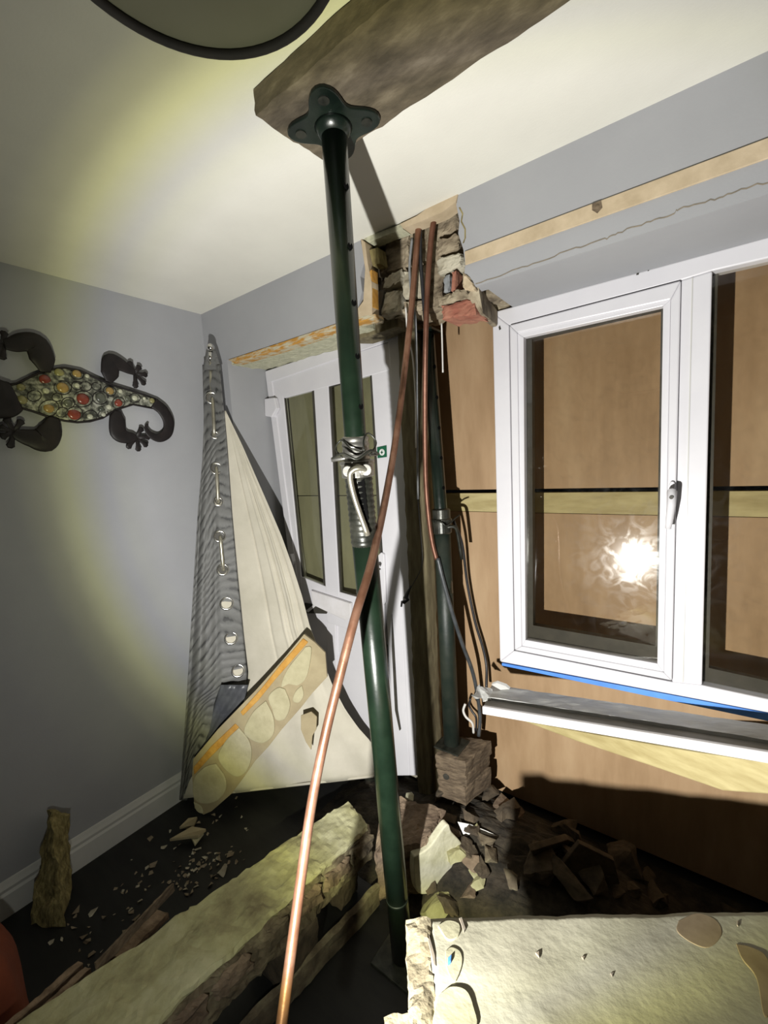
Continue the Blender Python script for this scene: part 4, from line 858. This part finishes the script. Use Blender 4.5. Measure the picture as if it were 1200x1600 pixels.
bricks = [  # picture spot, height, half sizes, material, label
    ((700, 1372), .05, (.018, .012, .05), 'redbrick', 'small red brick splinter between the plastered chunk and the dark pile'),
    ((708, 1345), .09, (.02, .016, .06), 'plaster', 'narrow pale plaster shard right of the plastered masonry chunk'),
    ((748, 1362), .06, (.045, .035, .05), 'debris', 'rounded reddish lump below the perforated metal strip'),
    ((775, 1345), .07, (.05, .04, .06), 'brickside', 'square mortar-crusted lump right of the reddish lump'),
    ((782, 1388), .05, (.022, .014, .06), 'plaster', 'pale upright plaster shard beside the dark pile, above the near slab'),
    ((745, 1410), .03, (.07, .05, .035), 'brick', 'flat brown brick piece just above the near cream slab edge'),
    ((690, 1408), .03, (.10, .05, .03), 'slabtop', 'yellowed plaster piece lying right behind the near prop foot'),
    ((735, 1325), .10, (.05, .03, .03), 'brickside', 'mortar lump under the perforated metal strip'),
    ((690, 1240), .16, (.04, .03, .03), 'debris', 'dark lump beside the plastered chunk, left of the timber blocks'),
    ((768, 1240), .12, (.05, .035, .025), 'debris', 'brown brick flake on the heap right of the timber blocks'),
    ((790, 1262), .10, (.08, .05, .02), 'brick', 'flat dark slate-like piece on the heap below the window board'),
    ((640, 1245), .20, (.02, .02, .01), 'plaster', 'tiny pale crumb on top of the masonry chunk'),
]
for i, ((u, v), z, s, m_, lb) in enumerate(bricks):
    c = at(u, v, 2, z); b = BM(); add_lump(b, c, s, 100+i, k=12); tag(obj('rubble_piece', b, M[m_], bevel=.003), lb, 'rubble')
# big dim slabs in the shadow under the window
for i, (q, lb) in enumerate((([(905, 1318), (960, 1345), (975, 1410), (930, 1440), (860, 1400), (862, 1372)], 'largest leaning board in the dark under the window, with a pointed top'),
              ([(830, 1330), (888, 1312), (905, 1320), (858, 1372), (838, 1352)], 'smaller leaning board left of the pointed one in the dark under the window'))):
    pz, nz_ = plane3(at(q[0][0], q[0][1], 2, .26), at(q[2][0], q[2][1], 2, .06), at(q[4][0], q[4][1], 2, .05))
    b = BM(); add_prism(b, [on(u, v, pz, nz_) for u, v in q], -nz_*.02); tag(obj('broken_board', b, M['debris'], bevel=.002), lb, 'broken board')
r2 = random.Random(9); kcount = 0
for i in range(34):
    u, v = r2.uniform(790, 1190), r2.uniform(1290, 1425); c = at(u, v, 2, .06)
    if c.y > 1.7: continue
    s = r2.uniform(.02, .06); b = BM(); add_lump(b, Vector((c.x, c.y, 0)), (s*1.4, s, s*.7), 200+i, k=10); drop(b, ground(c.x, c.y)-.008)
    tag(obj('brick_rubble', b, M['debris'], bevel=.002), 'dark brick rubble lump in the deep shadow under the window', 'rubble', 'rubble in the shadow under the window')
r2 = random.Random(19)
for i in range(34):
    u, v = r2.uniform(640, 800), r2.uniform(1300, 1432); c = at(u, v, 2, .05)
    s = r2.uniform(.01, .032); b = BM(); add_lump(b, Vector((c.x, c.y, 0)), (s*1.4, s, s*.8), 300+i, k=10); drop(b, ground(c.x, c.y)-.006)
    tag(obj('brick_rubble', b, M[r2.choice(['debris', 'brick', 'brickside', 'debris', 'slabtop'])], bevel=.002), 'small loose rubble lump around the plastered chunk', 'rubble', 'rubble right of the near prop')
# perforated white metal strip
pz, nz_ = plane3(at(716, 1284, 2, .17), at(780, 1312, 2, .13), at(722, 1306, 2, .135))
ms = [(715, 1284), (735, 1288), (760, 1298), (782, 1308), (772, 1312), (745, 1312), (724, 1304)]
bm = BM(); add_prism(bm, [on(u, v, pz, nz_) for u, v in ms], -nz_*.003); o = tag(obj('metal_strip', bm, M['whitecable']), 'white perforated metal strip sticking out below the timber blocks', 'metal strip')
for u, v, r in ((728, 1296, .008), (741, 1300, .005), (744, 1306, .004)):
    b = BM(); add_lathe(b, on(u, v, pz, nz_)+nz_*.0005, nz_, [(r, 0), (r, .001)], 14); obj('punched_hole', b, M['gasket'], o)
cable([(722, 1312, 1.40), (730, 1330, 1.37), (740, 1354, 1.34)], .003, 'whitecable', 'thin_rod', 'thin pale stick between the metal strip and the reddish lump', 'stick')
# threshold strip behind the curtain hem and dark gap under the door
bm = BM(); add_box(bm, (-1.88, 1.50, 0), (-.98, 1.62, .05)); tag(obj('door_threshold', bm, M['blacksteel'], bevel=.004), 'dark threshold under the white door', 'threshold')

# ------------------------------------------------------------------ foreground wall slab, bottom right
e0, e1 = at(636, 1436, 2, .69), at(1200, 1424, 2, .69)
tilt = math.radians(-9); ed = (e1-e0).normalized(); back = Vector((-ed.y, ed.x, 0)); back = back if back.y > 0 else -back
fd = (-back*math.cos(tilt)+Vector((0, 0, -1))*math.sin(tilt)); nf = ed.cross(fd); nf = nf if nf.dot(EYE-e0) > 0 else -nf
W_ = 1.25; HH = .52
fg = empty('fallen_wall_panel', Vector((e0+ed*.5+fd*HH*.98).xy.to_3d()), 'large cream-plastered wall panel leaning in the right foreground below the window', 'wall panel')
def fp_(u, v, up=0): return on(u, v, e0, nf)+nf*up
b = BM(); s0 = fp_(668, 1434)
tl_, bl_ = s0, s0+fd*HH
add_rough(b, [bl_, bl_+ed*W_, bl_+ed*W_-nf*.09, bl_-nf*.09, tl_, tl_+ed*W_, tl_+ed*W_-nf*.09, tl_-nf*.09], (90, 3, 44), .0022, 12, 120, .003); obj('plaster_sheet', b, M['slabface'], fg, smooth=True, label='cream painted plaster face')
b = BM(); p_, q_ = e0, s0
add_rough(b, [p_+fd*HH, s0+fd*HH+ed*.003, s0+fd*HH-nf*.09, p_+fd*HH-nf*.09, p_, s0+ed*.003, s0-nf*.09, p_-nf*.09], (6, 8, 60), .007, 24, 121, .005); obj('broken_edge', b, M['paneledge'], fg, label='broken plaster edge')
b = BM(); h0 = Vector((fd.x, fd.y, 0)).normalized(); k0, k1 = e0+ed*.05+h0*.03, e0+ed*(W_-.03)+h0*.03; gz = lambda p, z: Vector((p.x, p.y, z))
add_rough(b, [gz(k0+h0*.24, 0), gz(k1+h0*.24, 0), gz(k1, 0), gz(k0, 0), gz(k0+h0*.24, .60), gz(k1+h0*.24, .60), gz(k1, .60), gz(k0, .60)], (30, 8, 16), .012, 16, 125, .012); obj('brick_core', b, M['brickside'], fg, label='bare brick body under the plaster')
def onf(name, pxs, m_, up=.003, sm_=True):
    b = BM(); add_prism(b, [fp_(u, v, up+.0015) for u, v in (blob(pxs) if sm_ else pxs)], -nf*(up+.006)); return obj(name, b, M[m_], fg, bevel=.001)
onf('adhesive_dab', [(696, 1488), (706, 1482), (720, 1490), (722, 1510), (710, 1536), (698, 1514)], 'paneldab', .0015)
onf('adhesive_dab', [(684, 1560), (704, 1545), (728, 1550), (740, 1575), (742, 1610), (680, 1610)], 'paneldab', .0025)
onf('adhesive_dab', [(684, 1448), (700, 1440), (718, 1446), (716, 1464), (700, 1470)], 'paneldab', .0015)
onf('plaster_stain', [(1060, 1440), (1090, 1428), (1120, 1440), (1128, 1462), (1108, 1482), (1080, 1474), (1058, 1456)], 'stain', .0005)
onf('plaster_stain', [(1150, 1476), (1175, 1482), (1200, 1500), (1215, 1560), (1195, 1590), (1182, 1530), (1160, 1500)], 'stain', .0006)
onf('plaster_crack', [(717, 1436), (722, 1434), (728, 1452), (725, 1458)], 'crack', .001, False)
onf('plaster_crack', [(664, 1452), (668, 1452), (680, 1494), (682, 1512), (678, 1510)], 'crack', .001, False)
onf('plaster_pit', [(836, 1490), (843, 1487), (843, 1498)], 'crack', .001, False)
onf('plaster_pit', [(908, 1496), (915, 1495), (912, 1501)], 'crack', .001, False)
onf('plaster_pit', [(953, 1522), (960, 1520), (957, 1528)], 'crack', .001, False)
onf('plaster_pit', [(1151, 1441), (1155, 1441), (1154, 1449), (1151, 1447)], 'crack', .001, False)
onf('plaster_pit', [(700, 1503), (706, 1497), (705, 1508), (700, 1512)], 'blue', .006, False)
b = BM(); c0 = fp_(600, 1580); add_rough(b, [c0+ed*x+fd*y-nf*z for y in (.25, .0) for x, z in ((0, 0), (.055, 0), (.055, .06), (0, .06))], (8, 6, 20), .005, 24, 122, .005); obj('broken_corner', b, M['paneledge'], fg)

# ------------------------------------------------------------------ left side bits
bm = BM(); q = [at(u, v, 0, -1.93) for u, v in [(50, 1445), (62, 1330), (66, 1262), (92, 1268), (110, 1285), (112, 1360), (104, 1440)]]
cI = Vector((-1.97, .40, 0))
i0 = [Vector((-2.04, .17, 0)), Vector((-1.86, .22, 0)), Vector((-1.86, .40, 0)), Vector((-2.04, .41, 0))]
tI = [at(74, 1262, 0, -2.03), at(80, 1275, 0, -1.97), at(108, 1272, 0, -1.97), at(108, 1270, 0, -2.03)]
i0 = [at(44, 1452, 2, .0), at(100, 1452, 2, .0), at(112, 1385, 2, .0), at(70, 1385, 2, .0)]
i0 = [Vector((max(p.x, -2.03), p.y, p.z)) for p in i0]
add_rough(bm, i0+tI, (8, 8, 24), .012, 22, 130, .008); tag(obj('insulation_bundle', bm, M['straw'], smooth=False), 'ragged straw-coloured insulation bundle propped against the skirting on the left', 'insulation')
bm = BM(); cR = at(6, 1560, 2, .30)
add_rough(bm, [Vector((cR.x-.32, cR.y-.30, 0)), Vector((cR.x+.03, cR.y-.20, 0)), Vector((cR.x+.03, cR.y+.05, 0)), Vector((cR.x-.30, cR.y+.09, 0)),
               Vector((cR.x-.34, cR.y-.30, .36)), Vector((cR.x-.04, cR.y-.22, .36)), Vector((cR.x-.05, cR.y+.03, .34)), Vector((cR.x-.30, cR.y+.05, .34))], (8, 8, 8), .018, 6, 131, .02)
o = obj('floor_cushion', bm, M['rust'], smooth=True); o.modifiers.new('sub', 'SUBSURF').render_levels = 1
tag(o, 'rust-red upholstered shape at the bottom left picture edge', 'upholstery')
def lath(pts, wd, th, m_, name, lb, cat='timber', group=None):
    b = BM(); a, c = pts; d_ = (c-a).normalized(); sd = d_.cross(Vector((0, 0, 1))).normalized()*wd/2
    add_rough(b, [a-sd, a+sd, c+sd, c-sd]+[p+Vector((0, 0, th)) for p in (a-sd, a+sd, c+sd, c-sd)], (3, 30, 2), .003, 25, hash(lb) % 50 if False else len(lb), .002); return tag(obj(name, b, M[m_]), lb, cat, group)
lath((at(272, 1392, 2, .23), at(150, 1522, 2, .31)), .007, .030, 'block', 'thin_lath', 'thin grey-edged lath leaning along the far side of the long fallen slab', 'lath')
lath((at(255, 1432, 2, .18), at(180, 1505, 2, .22)), .05, .02, 'trimwood', 'split_lath', 'brown split board under the grey-edged lath beside the long slab', 'lath')
lath((at(128, 1512, 2, .26), at(0, 1625, 2, .30)), .02, .02, 'trimwood', 'split_lath', 'upper splintered lath by the rust-red shape at bottom left', 'lath')
lath((at(140, 1520, 2, .28), at(30, 1625, 2, .32)), .02, .02, 'trimwood', 'split_lath', 'lower splintered lath nearer the long slab at bottom left', 'lath')
# plaster shards at the foot of the plasterboard strip
for i, (pxs, lb) in enumerate((([(265, 1312), (300, 1292), (322, 1296), (310, 1306)], 'long leaf-shaped plaster shard at the foot of the plasterboard strip'),
                               ([(296, 1302), (312, 1292), (318, 1300), (304, 1318)], 'small plaster shard crossing the leaf-shaped one'),
                               ([(280, 1290), (294, 1276), (308, 1274), (302, 1288)], 'brownish plaster shard behind the leaf-shaped one'))):
    b = BM(); add_prism(b, [at(u, v, 2, .035-.008*i+.012*(k % 2)) for k, (u, v) in enumerate(pxs)], Vector((0, 0, -.012))); drop(b, .0005+.013*(2-i)); tag(obj('plaster_shard', b, M['card' if i != 1 else 'dab'], bevel=.001), lb, 'plaster shard')
r3 = random.Random(5)
spots = [(u, v) for u, v in [(230, 1282), (236, 1310), (325, 1302), (345, 1275), (335, 1272), (218, 1378), (192, 1392), (240, 1352), (122, 1423), (143, 1425), (205, 1425), (213, 1435), (82, 1470), (360, 1336), (340, 1342), (350, 1362)]]
for i in range(64):
    a = r3.gauss(0, 1); spots.append((308+a*26+r3.uniform(-6, 6), 1358-a*10+r3.gauss(0, 14)))
for i in range(56):
    t = r3.random(); spots.append((90+t*280+r3.uniform(-30, 30), 1490-t*220+r3.uniform(-50, 60)))
for i, (u, v) in enumerate(spots):
    c = at(u, v, 2, .004)
    if c.x < XL+.05 or c.y > 1.2: continue
    s = r3.uniform(.006, .017) if i < 16 else r3.uniform(.003, .010)
    b = BM(); add_lump(b, c, (s*1.4, s, s*.4), 400+i, k=8); drop(b, 0.0)
    tag(obj('plaster_chip', b, M['stone' if i % 3 else 'stonepale']), 'small pale plaster chip on the dark floor left of the long slab', 'plaster chip', 'plaster chips on the dark floor')
